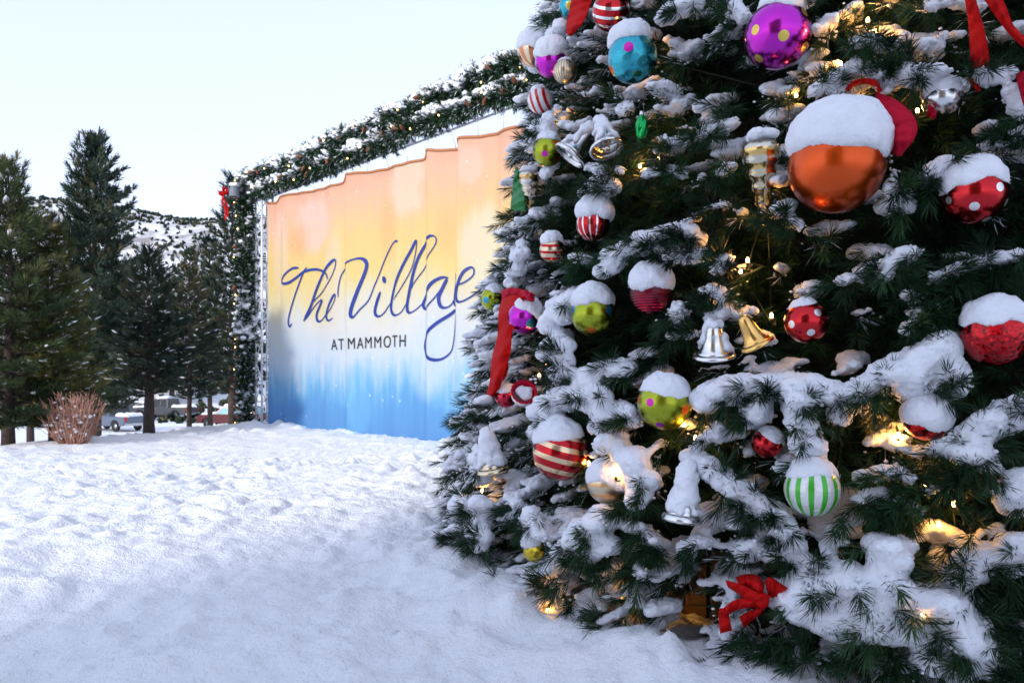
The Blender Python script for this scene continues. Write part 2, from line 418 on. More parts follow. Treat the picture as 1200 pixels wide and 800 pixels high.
pine(146, 500, 74.0, 318, 'bushy dark pine in the gap between the tallest pine and the round topped pine', MT['pine_b'], 3.7, .24, 8, nl=.6, nw=.075, nlimb=90, per=18, prof=.5, trunk_r=.3, snow=180, tuft_step=.5)
pine(36, 500, 24.0, 255, 'broad olive pine filling the gap between the two nearest left pines', MT['pine_a'], 1.4, .12, 9, nl=.24, nw=.024, nlimb=95, per=18, prof=.6, trunk_r=.12, snow=160, tuft_step=.17)
pine(90, 500, 25.0, 330, 'low olive pine under the tallest pine, snow flecked, above the red shrub', MT['pine_a'], 1.5, .14, 10, nl=.22, nw=.024, nlimb=75, per=18, prof=.5, trunk_r=.12, snow=180, tuft_step=.17)
pine(202, 500, 78.0, 340, 'far bluish pine between the round topped pine and the thin pine', MT['pine_b'], 3.6, .2, 11, nl=.65, nw=.08, nlimb=85, per=16, prof=.55, trunk_r=.3, snow=160, tuft_step=.5)
pine(-45, 500, 19.0, 225, 'dark pine half cut off by the left edge, behind the bushy olive pine', MT['pine_b'], 1.6, .15, 12, nl=.2, nw=.02, nlimb=80, per=18, prof=.6, trunk_r=.13, snow=60, tuft_step=.16)

pine(58, 500, 70.0, 352, 'far dark pine between the nearest left pines, low against the snowy bank', MT['pine_b'], 4.2, .05, 13, nl=.6, nw=.075, nlimb=85, per=16, prof=.55, trunk_r=.3, snow=160, tuft_step=.5)
pine(118, 500, 84.0, 372, 'low far pine seen just above the bare red shrub and the silver pickup', MT['pine_b'], 4.4, .03, 14, nl=.65, nw=.08, nlimb=80, per=16, prof=.5, trunk_r=.3, snow=180, tuft_step=.55)
pine(172, 500, 88.0, 392, 'low snowy far pine behind the bare trunk of the round topped pine', MT['pine_b'], 4.0, .03, 15, nl=.65, nw=.08, nlimb=70, per=16, prof=.5, trunk_r=.3, snow=180, tuft_step=.55)
pine(236, 500, 86.0, 376, 'low far pine on the bank above the dark red car', MT['pine_b'], 3.6, .03, 16, nl=.65, nw=.08, nlimb=70, per=16, prof=.5, trunk_r=.3, snow=180, tuft_step=.55)
# ------------------------------------------------------------------ bare red shrub
rng = np.random.default_rng(77); rnd = random.Random(77)
b = pt(86, 519, 13.9); b[2] = float(ground_z(b[0], b[1])) - .02
sh = thing('bare_shrub', 'bare reddish twiggy shrub with snow caught in it at the edge of the snow field', 'shrub', b)
mb = MB(); tips = []
for k in range(190):
    az = rnd.uniform(0, 2 * math.pi); sp = rnd.random() ** .7; hh = rnd.uniform(.35, 1.08) * (1.04 - .22 * sp)
    r0, r1 = .22 * sp, .54 * sp + rnd.uniform(-.03, .06)
    dx, dy = math.cos(az), math.sin(az)
    P = [np.array([dx * r0, dy * r0 * .7, 0]), np.array([dx * (r0 + r1) / 2 + rnd.gauss(0, .03), dy * (r0 + r1) / 2, hh * .5]), np.array([dx * r1 + rnd.gauss(0, .04), dy * r1, hh])]
    P = cat_rom(P, 3); mb.tube(P, np.linspace(.0085, .003, len(P)), 4)
    for q in range(3):
        s = P[rnd.randint(3, len(P) - 2)]; e = s + np.array([rnd.gauss(0, .08), rnd.gauss(0, .08), rnd.uniform(.06, .2)])
        mb.tube(np.array([s, (s + e) / 2 + .01, e]), [.005, .004, .002], 4); tips.append(e)
    tips.append(P[-1]); tips.append(P[len(P) // 2])
mb.build('twigs', MT['twig'], sh)
T = np.array(tips); idx = rng.choice(len(T), 170, replace=False); C = T[idx] * np.array([.85, .85, 1]) * np.array([1, 1, 1]) * rng.uniform(.5, .9, (170, 1))
V, Fc = blobs(C, np.stack([rng.uniform(.014, .05, 170), rng.uniform(.014, .05, 170), rng.uniform(.012, .032, 170)], 1), 1)
mesh_np('snow_dusting', V, Fc, MT['snow'], sh)

# ------------------------------------------------------------------ vehicles
def prism(mb, prof, y0, y1, inset=0.0, zsplit=None):
    """side outline (x,z) extruded from y0 to y1; points above zsplit lean in by inset"""
    n = len(prof); A = []
    for y, s in ((y0, 1), (y1, -1)):
        for x, z in prof: A.append([x, y + (s * inset * max(0, z - zsplit) if zsplit is not None else 0), z])
    i = np.arange(n); q = np.stack([i, (i + 1) % n, n + (i + 1) % n, n + i], -1)
    mb.add(A, q); return A
def ngon_obj(name, polys, mat, parent, bevel=0.0, smooth=False):
    bm = bmesh.new()
    for P, Fs in polys:
        vs = [bm.verts.new(p) for p in P]
        for f in Fs: bm.faces.new([vs[k] for k in f])
    bmesh.ops.recalc_face_normals(bm, faces=bm.faces)
    if bevel: bmesh.ops.bevel(bm, geom=[e for e in bm.edges if e.calc_face_angle(0) > .35], offset=bevel, segments=2, affect='EDGES')
    me = bpy.data.meshes.new(name); bm.to_mesh(me); bm.free()
    if smooth: me.polygons.foreach_set('use_smooth', np.ones(len(me.polygons), bool))
    return link(bpy.data.objects.new(name, me), parent, mat)
def slab(prof, w, inset=0.0, zs=0.0):
    n = len(prof); P = []
    for s in (-1, 1):
        for x, z in prof: P.append((x, s * (w - inset * max(0, z - zs)), z))
    Fs = [list(range(n)), list(range(2 * n - 1, n - 1, -1))] + [[i, n + i, n + (i + 1) % n, (i + 1) % n] for i in range(n)]
    return P, Fs
def arc(cx, r, a0=180, a1=0, n=7, cz=.36):
    return [(cx + r * math.cos(R_(a0 + (a1 - a0) * k / (n - 1))), cz + r * math.sin(R_(a0 + (a1 - a0) * k / (n - 1)))) for k in range(n)]
def vehicle(label, px, D, yaw, paint, kind, glass='glass', snow=('roof', 'hood'), cat='car', name='parked_car'):
    """x forward, wheels on z = 0"""
    x = (px - 600) / F * D; z = float(ground_z(x, D, False)) + .02
    root = thing(name, label, cat, (x, D, z), R_(yaw), 'vehicles parked beyond the pines')
    pick = kind == 'pickup'; L = 5.4 if pick else 4.7; fx, rx = (1.75, -1.65) if pick else (1.42, -1.33)
    w = .93; xf, xr = L / 2, -L / 2
    belt = 1.02 if pick else .98
    low = [(xr, .52), (xr + .05, .42)] + arc(rx, .44) + arc(fx, .44) + [(xf - .05, .40), (xf, .55), (xf - .03, .86), (xf - .22, .96), (.92, belt + .04), (xr + .02, belt)]
    body = ngon_obj('body', [slab(low, w)], paint, root, .035)
    if pick: gh = [(1.02, belt + .03), (.42, 1.74), (.2, 1.80), (-.72, 1.80), (-.86, 1.70), (-.98, belt + .01)]
    else: gh = [(1.05, belt + .03), (.32, 1.56), (.1, 1.62), (-1.75, 1.60), (-2.0, 1.52), (-2.28, belt + .01)]
    ngon_obj('cabin', [slab(gh, w - .03, .24, belt)], paint, root, .03)
    if pick:
        inner = [(-1.05, belt + .004), (-1.05, belt + .008), (xr + .12, belt + .008), (xr + .12, belt + .004)]
        ngon_obj('bed_lining', [slab(inner, w - .12)], MT['rubber'], root)
    g = MT[glass]
    wins = [[(.86, belt + .06), (.34, 1.68), (-.16, 1.70), (-.16, belt + .06)], [(-.22, belt + .06), (-.22, 1.70), (-.70, 1.70), (-.84, belt + .06)]] if pick else \
           [[(.86, belt + .06), (.26, 1.50), (-.34, 1.52), (-.34, belt + .06)], [(-.40, belt + .06), (-.40, 1.52), (-1.1, 1.52), (-1.1, belt + .06)], [(-1.16, belt + .06), (-1.16, 1.52), (-1.72, 1.50), (-2.06, belt + .08)]]
    for wn in wins:
        for s in (-1, 1):
            yo = lambda zz: s * (w - .03 - .24 * (zz - belt) + .006); yi = lambda zz: s * (w - .03 - .24 * (zz - belt) - .03)
            P = [(a, yo(b_), b_) for a, b_ in wn] + [(a, yi(b_), b_) for a, b_ in wn]; n = 4
            ngon_obj('side_window', [(P, [[0, 1, 2, 3], [7, 6, 5, 4]] + [[i, n + i, n + (i + 1) % n, (i + 1) % n] for i in range(n)])], g, root)
    def pane(nm, p0, p1, ins):
        (x0, z0), (x1, z1) = p0, p1; d = np.array([z1 - z0, -(x1 - x0)]); d = d / np.linalg.norm(d) * .012 * (1 if x0 > 0 else -1)
        h0, h1 = w - .12 - .24 * (z0 - belt), w - .12 - .24 * (z1 - belt)
        P = [(x0 + d[0], -h0, z0 + d[1]), (x0 + d[0], h0, z0 + d[1]), (x1 + d[0], h1, z1 + d[1]), (x1 + d[0], -h1, z1 + d[1])]
        P += [(a - 2.5 * d[0], b_, c - 2.5 * d[1]) for a, b_, c in P]
        ngon_obj(nm, [(P, [[0, 1, 2, 3], [7, 6, 5, 4], [0, 4, 5, 1], [1, 5, 6, 2], [2, 6, 7, 3], [3, 7, 4, 0]])], g, root)
    a, b_ = np.array(gh[0]), np.array(gh[1]); pane('windscreen', a + (b_ - a) * .08, a + (b_ - a) * .92, 0)
    a, b_ = np.array(gh[-1]), np.array(gh[-2]); pane('rear_window', a + (b_ - a) * .15, a + (b_ - a) * .92, 0)
    for cx in (fx, rx):
        for s in (-1, 1):
            V, q = lathe([(.20, -.10), (.345, -.10), (.37, -.07), (.37, .07), (.345, .10), (.20, .10), (.20, -.10)], 24)
            M = np.array(Matrix.Rotation(R_(90), 3, 'X')); V = V @ M.T
            ty = mesh_np('wheel', V, q, MT['rubber'], root, True, loc=(cx, s * (w - .10), .36))
            V, q = lathe([(.001, .05), (.06, .06), (.16, .03), (.205, .07), (.205, -.07), (.001, -.06)], 20)
            mesh_np('rim', V @ M.T, q, MT['rim'], ty, True)
    for s in (-1, 1):
        m = MB(); m.box((xr - .012, s * w * .97 - .16 * (s > 0), .70), (xr + .10, s * w * .97 + .16 * (s < 0), 1.0 if pick else .92)); m.build('tail_light', MT['lamp_red'], root, False)
        m = MB(); m.box((xf - .14, s * w * .93 - .26 * (s > 0), .66), (xf + .010, s * w * .93 + .26 * (s < 0), .82)); m.build('headlight', MT['lamp_clear'], root, False)
    for nm, x0, x1 in (('front_bumper', xf - .10, xf + .07), ('rear_bumper', xr - .08, xr + .10)):
        m = MB(); m.box((x0, -w * .96, .40), (x1, w * .96, .58)); m.build(nm, MT['rim'] if pick else MT['rubber'], root, False)
    # snow lying on it
    C, Rr = [], []; rg = np.random.default_rng(int(px))
    rt = gh[2][1]
    if 'roof' in snow:
        for _ in range(60): C.append([rg.uniform(gh[3][0] + .1, gh[2][0]), rg.uniform(-.66, .66), rt + .03]); Rr.append([.22, .18, rg.uniform(.09, .17)])
    if 'hood' in snow:
        for _ in range(40): C.append([rg.uniform(1.05, xf - .25), rg.uniform(-.7, .7), belt + .0]); Rr.append([.22, .2, rg.uniform(.10, .17)])
    if 'bed' in snow:
        for _ in range(60): C.append([rg.uniform(xr + .22, -1.2), rg.uniform(-.66, .66), belt + .02]); Rr.append([.24, .2, rg.uniform(.12, .26)])
    V, Fc = blobs(np.array(C), np.array(Rr), 2)
    remesh('snow_cover', V, Fc, .045, MT['snow'], root, 3, .015, .2)
    return root
silver = simple('silver_paint', (.12, .15, .20, 1), .3, .4)
charcoal = simple('charcoal_paint', (.05, .055, .065, 1), .3, .3)
navy = simple('black_paint', (.02, .022, .028, 1), .25, .2)
maroon = simple('maroon_paint', (.075, .006, .012, 1), .3, .2)
vehicle('silver pickup truck with a red tail light and snowy bed, beside the bare red shrub', 131, 54.0, 152, silver, 'pickup', snow=('roof', 'hood', 'bed'), cat='pickup truck', name='parked_pickup')
vehicle('dark windowed black car under deep roof snow, parked behind and above the silver pickup', 152, 70.0, 172, navy, 'suv', name='parked_car')
vehicle('charcoal pickup truck between the trunks of the round topped pine and the thin pine', 193, 66.0, 168, charcoal, 'pickup', snow=('roof', 'hood', 'bed'), cat='pickup truck', name='parked_pickup')
vehicle('dark red car with snow on its bonnet, parked left of the garlanded tower', 272, 57.0, 172, maroon, 'suv', glass='teal_glass')
# ------------------------------------------------------------------ banner, truss and garlands
BL = np.array([-6.197, 19.5]); BDIR = np.array([.7272, -.6864]); BN = np.array([-.6864, -.7272]); BTOP = 5.69
def b_s(px):
    k = (px - 600) / F; return (k * 19.5 + 6.197) / (.7272 + k * .6864)
def b_sz(px, py):
    s = b_s(px); D = BL[1] + BDIR[1] * s; return s, EYE + (HZ - py) / F * D
FOLDS = [(407, .055, .10, .30), (500, .05, .10, .25), (536, .085, .11, .5), (461, .02, .15, .0), (331, .025, .12, .0), (585, .04, .15, 0)]
FS = [(b_s(p), a, w, sl) for p, a, w, sl in FOLDS]
BW = b_s(628)
JUMP = sorted([b_s(329), b_s(406), b_s(500), b_s(540)])
def cloth_off(s, z):
    o = .02 * np.sin(s * 2.1 + 1) + .035 * fbm(s * .9, z * .22, 0, 2, 61)
    for sk, a, w, sl in FS:
        d = s - sk - sl * .10 * (z - 3.4) / 3
        o = o + a * np.tanh(d / w) * np.exp(-np.abs(d) / .5) * (.6 + .4 * sstep(1.0, 5, z)) * 2.1
    o = o + .03 * np.sin(s * 7.5 + .6 * np.sin(z)) * sstep(1.6, 0, z) + .018 * np.sin(s * 11 + 2) * sstep(4.6, 5.7, z)
    return o
def cloth_dz(s, z):
    k = np.concatenate([[-.25], JUMP, [BW + .3]]); r = np.zeros_like(np.asarray(s, float) + z)
    for a, b in zip(k[:-1], k[1:]):
        e = .16; f = np.clip((s - a) / (b - a), 0, 1); g = sstep(1 - e / (b - a), 1, f)
        r = r + np.where((s >= a) & (s < b), .06 - .13 * f ** 1.2 * (1 - g) - .04 * np.sin(np.pi * f), 0)
    return r * sstep(4.3, 5.7, z)
def banner_pt(s, z, off=0.0):
    s = np.asarray(s, float); z = np.asarray(z, float); o = cloth_off(s, z) + off
    return np.stack([BL[0] + BDIR[0] * s + BN[0] * o, BL[1] + BDIR[1] * s + BN[1] * o, z + cloth_dz(s, z)], -1)
root_b = thing('printed_banner', 'large cloth banner fading from orange to blue with blue script lettering, under the garlanded truss', 'banner', (BL[0] + BDIR[0] * 4, BL[1] + BDIR[1] * 4, 0))
Minv = Matrix.Translation(root_b.location).inverted()
def onto(o, root):
    o.parent = root; o.matrix_parent_inverse = Matrix.Translation(root.location).inverted() if root.rotation_euler.z == 0 else (Matrix.Translation(root.location) @ Matrix.Rotation(root.rotation_euler.z, 4, 'Z')).inverted()
    return o
ns, nz = 560, 150
ss = np.linspace(0, BW, ns); zz = np.linspace(.0, BTOP, nz)
SS, ZZ = np.meshgrid(ss, zz)
dsag = np.minimum(.10, .5 * (SS) ** 2) * 0
V = np.concatenate([banner_pt(SS, ZZ, .006).reshape(-1, 3), banner_pt(SS, ZZ, -.006).reshape(-1, 3)])
i, j = np.meshgrid(np.arange(nz - 1), np.arange(ns - 1), indexing='ij')
q = np.stack([i * ns + j, i * ns + j + 1, (i + 1) * ns + j + 1, (i + 1) * ns + j], -1).reshape(-1, 4)
N0 = ns * nz
per = np.concatenate([np.arange(ns), np.arange(1, nz) * ns + ns - 1, (nz - 1) * ns + np.arange(ns - 2, -1, -1), np.arange(nz - 2, 0, -1) * ns])
rim = np.stack([per, per + N0, np.roll(per, -1) + N0, np.roll(per, -1)], -1)
t = NT('printed_cloth')
au = t.n('ShaderNodeAttribute', attribute_name='cu').outputs['Fac']; av = t.n('ShaderNodeAttribute', attribute_name='cv').outputs['Fac']
cb_ = t.n('ShaderNodeCombineXYZ'); t.l(au, cb_.inputs[0]); t.l(av, cb_.inputs[1]); uv = cb_.outputs[0]
streak = t.noise(1.0, 5, .6, t.mapping(uv, (46, 3.2, 1)))
soft = t.noise(1.0, 3, .5, t.mapping(uv, (7, 3.5, 1), (3, 1, 0)))
amt = t.math('MULTIPLY', t.math('SUBTRACT', streak, .5), t.ramp(av, [(.0, (.10,) * 3 + (1,)), (.18, (.34,) * 3 + (1,)), (.45, (.16,) * 3 + (1,)), (.8, (.22,) * 3 + (1,)), (1, (.06,) * 3 + (1,))]))
v2 = t.math('ADD', t.math('ADD', av, amt), t.math('MULTIPLY', t.math('SUBTRACT', soft, .5), .24))
c8 = lambda r, g, b: srgb(r, g, b)
COLS = [(0.0, c8(40, 142, 208)), (.10, c8(52, 154, 214)), (.16, c8(92, 176, 220)), (.22, c8(150, 196, 224)), (.30, c8(196, 212, 226)), (.44, c8(214, 216, 212)), (.53, c8(222, 212, 170)), (.64, c8(228, 204, 118)), (.75, c8(230, 198, 122)), (.85, c8(232, 190, 140)), (.94, c8(232, 184, 150)), (1, c8(228, 174, 140))]
col = t.ramp(v2, COLS)
# pale paint-like ovals
for (ox, oy), (rx, ry), a, cc in [((476, 215), (30, 44), .62, (228, 206, 178)), ((366, 262), (26, 38), .55, (226, 200, 186)), ((568, 292), (34, 62), .6, (224, 216, 190)), ((553, 195), (14, 26), .35, (238, 206, 190)), ((438, 372), (40, 52), .35, (214, 216, 208)), ((330, 300), (11, 60), .3, (224, 206, 190)), ((390, 330), (13, 70), .35, (222, 210, 190)), ((500, 420), (26, 56), .32, (200, 216, 228)), ((420, 470), (18, 50), .35, (96, 188, 236)), ((548, 470), (20, 50), .3, (96, 190, 238))]:
    s0, z0 = b_sz(ox, oy); s1, _ = b_sz(ox + rx, oy); _, z1 = b_sz(ox, oy - ry)
    mp = t.mapping(uv, (BW / (s1 - s0), BTOP / (z1 - z0), 0), (-s0 / (s1 - s0), -z0 / (z1 - z0), 0))
    vm = t.n('ShaderNodeVectorMath', operation='LENGTH'); t.l(mp, vm.inputs[0])
    d = t.math('ADD', vm.outputs['Value'], t.math('MULTIPLY', t.math('SUBTRACT', streak, .5), .55))
    a = min(.85, a * 1.3); f = t.ramp(d, [(.66, (a,) * 3 + (1,)), (.98, (0, 0, 0, 1))])
    col = t.mix(f, col, c8(*cc))
# orange run of paint near the left edge and between the ovals
for (ox, oy), (rx, ry), a, cc in [((349, 282), (13, 30), .6, (226, 166, 92)), ((452, 262), (13, 60), .5, (226, 174, 104)), ((496, 216), (10, 24), .5, (224, 168, 110)), ((524, 268), (16, 40), .55, (228, 180, 104))]:
    s0, z0 = b_sz(ox, oy); s1, _ = b_sz(ox + rx, oy); _, z1 = b_sz(ox, oy - ry)
    mp = t.mapping(uv, (BW / (s1 - s0), BTOP / (z1 - z0), 0), (-s0 / (s1 - s0), -z0 / (z1 - z0), 0))
    vm = t.n('ShaderNodeVectorMath', operation='LENGTH'); t.l(mp, vm.inputs[0])
    d = t.math('ADD', vm.outputs['Value'], t.math('MULTIPLY', t.math('SUBTRACT', streak, .5), .9))
    col = t.mix(t.ramp(d, [(.3, (a,) * 3 + (1,)), (1.1, (0, 0, 0, 1))]), col, c8(*cc))
# small white flecks
vo = t.n('ShaderNodeTexVoronoi'); vo.inputs['Scale'].default_value = 1.0; t.l(t.mapping(uv, (30, 18, 1)), vo.inputs['Vector'])
col = t.mix(t.ramp(vo.outputs['Distance'], [(.05, (.6,) * 3 + (1,)), (.11, (0, 0, 0, 1))]), col, c8(240, 236, 226))
col = t.mix(.16, col, c8(222, 220, 216))
t.set(Base_Color=col, Roughness=.6); t.b.inputs['Specular IOR Level'].default_value = .3
t.bump(t.noise(1.0, 4, .6, t.mapping(uv, (38, 16, 1))), .35, .05)
tr = t.n('ShaderNodeBsdfTranslucent'); t.l(col, tr.inputs[0]); mx = t.n('ShaderNodeMixShader'); mx.inputs[0].default_value = .38      # thin cloth lets the bright sky behind it through
t.l(t.b.outputs[0], mx.inputs[1]); t.l(tr.outputs[0], mx.inputs[2]); t.l(mx.outputs[0], t.t.nodes['Material Output'].inputs[0])
cu = np.tile(SS.ravel() / BW, 2); cv = np.tile(ZZ.ravel() / BTOP, 2)
MT['banner'] = t.m
cl = mesh_np('cloth', V, [q, q[:, ::-1] + N0, rim], t.m, None, True, {'cu': cu, 'cv': cv}); onto(cl, root_b)
# hem along the top edge, and ties to the tower
MT['hem'] = simple('brown_hem', (.42, .17, .07, 1), .8)
mb = MB(); mb.tube(banner_pt(ss[::4], np.full(len(ss[::4]), BTOP), .008), .030, 6); onto(mb.build('top_hem', MT['hem']), root_b)

def ribbon_strip(mb, P, W, off=.022):
    """P (n,2) in cloth metres, W (n,) widths"""
    T = norm(np.gradient(P, axis=0)); Nn = np.stack([-T[:, 1], T[:, 0]], 1)
    rows = [banner_pt(P[:, 0] + Nn[:, 0] * W * k, P[:, 1] + Nn[:, 1] * W * k, off) for k in (-.5, -.17, .17, .5)]
    n = len(P); V = np.stack(rows, 1).reshape(-1, 3)
    ii, jj = np.meshgrid(np.arange(n - 1), np.arange(3), indexing='ij')
    mb.add(V, np.stack([ii * 4 + jj, (ii + 1) * 4 + jj, (ii + 1) * 4 + jj + 1, ii * 4 + jj + 1], -1).reshape(-1, 4))
def crop(ox, oy, sc, pts): return [(ox + x / sc, oy + y / sc) for x, y in pts]
STROKES = [
 (1.9, 2.6, crop(325, 290, 8, [(200, 190), (150, 198), (92, 250), (60, 312), (76, 341), (125, 328), (180, 285), (245, 226), (330, 204), (400, 214), (452, 244), (476, 300)])),
 (2.0, 1.6, crop(325, 290, 8, [(268, 184), (238, 238), (198, 360), (150, 520), (118, 650), (113, 715), (124, 741), (142, 712)])),
 (3.6, 1.3, crop(325, 290, 8, [(312, 522), (350, 480), (420, 410), (500, 295), (543, 190), (546, 118), (500, 145), (430, 232), (352, 400), (300, 560), (244, 690)])),
 (3.2, 1.3, crop(325, 290, 8, [(262, 672), (330, 560), (385, 500), (408, 500), (388, 545), (356, 625), (362, 680), (392, 690), (435, 655), (472, 600)])),
 (2.8, 1.2, crop(325, 290, 8, [(462, 632), (512, 560), (545, 480), (541, 440), (503, 505), (466, 600), (464, 665), (490, 684), (526, 658)])),
 (4.2, 1.5, crop(325, 290, 8, [(572, 468), (574, 375), (602, 250), (662, 170), (740, 116), (802, 107), (835, 150), (822, 240), (770, 400), (722, 560), (712, 632), (732, 652)]) + crop(400, 265, 6.667, [(150, 655), (212, 580), (250, 470), (290, 360), (332, 250), (382, 150), (420, 119), (441, 119)])),
 (3.6, 1.4, crop(400, 265, 6.667, [(296, 510), (270, 600), (260, 675), (283, 704), (322, 680), (372, 600)])),
 (3.4, 1.2, crop(400, 265, 6.667, [(402, 576), (468, 480), (540, 340), (573, 200), (576, 112), (540, 190), (470, 330), (410, 480), (380, 610), (388, 675), (425, 695), (470, 668), (508, 600)])),
 (3.6, 1.2, crop(400, 265, 6.667, [(545, 485), (562, 440), (662, 290), (740, 160), (752, 98), (722, 78), (662, 120), (602, 220), (562, 340), (530, 500), (512, 620), (524, 674), (570, 655), (632, 590)])),
 (3.8, 1.5, crop(480, 300, 6.15, [(272, 156), (230, 156), (170, 200), (110, 290), (86, 350), (107, 380), (152, 348), (212, 268), (262, 168), (238, 230), (215, 300), (224, 358), (254, 372), (290, 350), (318, 296)])),
 (2.2, 1.6, crop(480, 300, 6.15, [(348, 122), (332, 180), (318, 250), (312, 340), (332, 362)])),
 (1.4, 3.3, crop(480, 300, 6.15, [(350, 124), (341, 230), (330, 390), (322, 500), (308, 620), (286, 694), (230, 742), (168, 744), (120, 708), (104, 640), (130, 562), (200, 485), (280, 424), (326, 384)])),
 (3.2, 1.6, crop(480, 300, 6.15, [(376, 214), (422, 188), (466, 140), (470, 96), (450, 84), (410, 122), (376, 210), (362, 290), (376, 330), (412, 324), (470, 280), (530, 224)])),
]
MT['script_ink'] = simple('blue_printed_ink', srgb(12, 44, 128), .6)
MT['black_ink'] = simple('dark_printed_ink', srgb(22, 26, 40), .6)
mb = MB()
for thick, thin, pts in STROKES:
    sz = np.array([b_sz(*p) for p in pts]); C = cat_rom(sz, 14); pp = cat_rom(np.array(pts), 14)
    dy = norm(np.gradient(pp, axis=0))[:, 1]
    w = thin + (thick - thin) * np.clip(.25 + .9 * dy, 0, 1)
    w = np.convolve(np.pad(w, 6, 'edge'), np.ones(13) / 13, 'valid')
    D = BL[1] + BDIR[1] * C[:, 0]
    e = np.minimum(np.arange(len(w)), np.arange(len(w))[::-1]); w = w * (.45 + .55 * np.clip(e / 5, 0, 1)) * 1.12
    ribbon_strip(mb, C, w / F * D * 1.12)
s, z = b_sz(448.5, 327.5); a = np.linspace(0, 2 * np.pi, 25)
P = np.stack([s + .062 * np.cos(a) - .02 * np.sin(a), z + .075 * np.sin(a)], 1)
Vd = np.vstack([banner_pt(P[:-1, 0], P[:-1, 1], .024), banner_pt(np.array([s]), np.array([z]), .024)])
k = np.arange(24); mb.add(Vd, np.stack([k, (k + 1) % 24, np.full(24, 24)], -1))
onto(mb.build('script_lettering', MT['script_ink']), root_b)
def letters(txt, px0, px1, py_base, cap_px, mat):
    cu_ = bpy.data.curves.new('letters', 'FONT'); cu_.body = txt; cu_.size = 1; cu_.space_character = 1.22; cu_.space_word = 1.9; cu_.resolution_u = 6
    o = bpy.data.objects.new('letters', cu_); COL.objects.link(o)
    me = bpy.data.meshes.new_from_object(o.evaluated_get(bpy.context.evaluated_depsgraph_get())); bpy.data.objects.remove(o)
    bm = bmesh.new(); bm.from_mesh(me); bmesh.ops.subdivide_edges(bm, edges=[e for e in bm.edges if e.calc_length() > .3], cuts=3, use_grid_fill=True); bm.to_mesh(me); bm.free()
    co = np.empty(len(me.vertices) * 3, np.float32); me.vertices.foreach_get('co', co); co = co.reshape(-1, 3).astype(float)
    x0, x1 = co[:, 0].min(), co[:, 0].max(); cap = co[:, 1].max()
    s0, zb = b_sz(px0, py_base); s1, _ = b_sz(px1, py_base); _, zt = b_sz(px0, py_base - cap_px)
    co = banner_pt(s0 + (co[:, 0] - x0) / (x1 - x0) * (s1 - s0), zb + co[:, 1] / cap * (zt - zb), .022)
    me.vertices.foreach_set('co', co.astype(np.float32).ravel()); me.update()
    return onto(link(bpy.data.objects.new('capital_lettering', me), None, mat), root_b)
letters('AT MAMMOTH', 388.5, 475.5, 410.0, 12.6, MT['black_ink'])

def b3(s, n, z): return np.array([BL[0] + BDIR[0] * s + BN[0] * n, BL[1] + BDIR[1] * s + BN[1] * n, z])
def lattice(mb, A, B, u, v, half, step, rr=.022, rb=.011):
    """box truss from A to B; u, v unit cross directions"""
    A, B = np.array(A), np.array(B); L = np.linalg.norm(B - A); n = max(2, int(round(L / step)))
    cs = [(1, 1), (1, -1), (-1, -1), (-1, 1)]
    c = lambda t, k: A + (B - A) * t + u * half * cs[k % 4][0] + v * half * cs[k % 4][1]
    for k in range(4):
        mb.tube([c(0, k), c(.5, k), c(1, k)], rr, 8)
        for m in range(n):
            t0, t1 = m / n, (m + 1) / n
            mb.tube([c(t0, k), c(t0, k + 1)], rb * 1.3, 6)
            a, b = (k, k + 1) if m % 2 else (k + 1, k); mb.tube([c(t0, a), c(t1, b)], rb, 6)
        mb.tube([c(1, k), c(1, k + 1)], rb * 1.3, 6)
UX, UY, UZ = np.array([BDIR[0], BDIR[1], 0]), np.array([BN[0], BN[1], 0]), np.array([0, 0, 1.0])
def tower(s, label, z0):
    base = b3(s, -.1, z0); r = thing('truss_tower', label, 'truss tower', base, 0, 'towers of the banner frame')
    mb = MB(); lattice(mb, (0, 0, .02), (0, 0, 6.42 - z0), UX, UY, .155, .52, .026, .012); mb.build('lattice', MT['truss'], r)
    mb = MB(); Mx = Matrix(((UX[0], UY[0], 0, 0), (UX[1], UY[1], 0, 0), (0, 0, 1, 0), (0, 0, 0, 1))); mb.box((-.34, -.34, -.03), (.34, .34, .018), Mx); mb.build('base_plate', MT['truss'], r, False)
    return r
zt = float(ground_z(*(b3(-.36, 0, 0)[:2])))
tower(-.36, 'silver lattice truss tower at the left side of the banner, garland down its outer face', zt)
zt2 = float(ground_z(*(b3(BW + .32, 0, 0)[:2])))
tower(BW + .32, 'silver lattice truss tower at the right end of the banner, behind the christmas tree', zt2)
bm_ = thing('truss_beam', 'silver lattice truss beam across the top of the banner, wrapped in two garlands', 'truss beam', b3(4, 0, 6.0))
mb = MB(); lattice(mb, b3(-.45, -.1, 6.14) - np.array(bm_.location), b3(BW + .35, -.1, 6.40) - np.array(bm_.location), UY, UZ, .19, .5, .024, .012); mb.build('lattice', MT['truss'], bm_)
for s in np.linspace(.05, BW - .05, 14):
    mb = MB(); z = 5.95 + .25 * s / BW; mb.tube([b3(s, .0, z), b3(s, .03, (z + 5.7) / 2), banner_pt(np.array([s]), np.array([BTOP]), 0)[0]], .008, 5)
    onto(mb.build('tie_cord', MT['truss']), root_b)

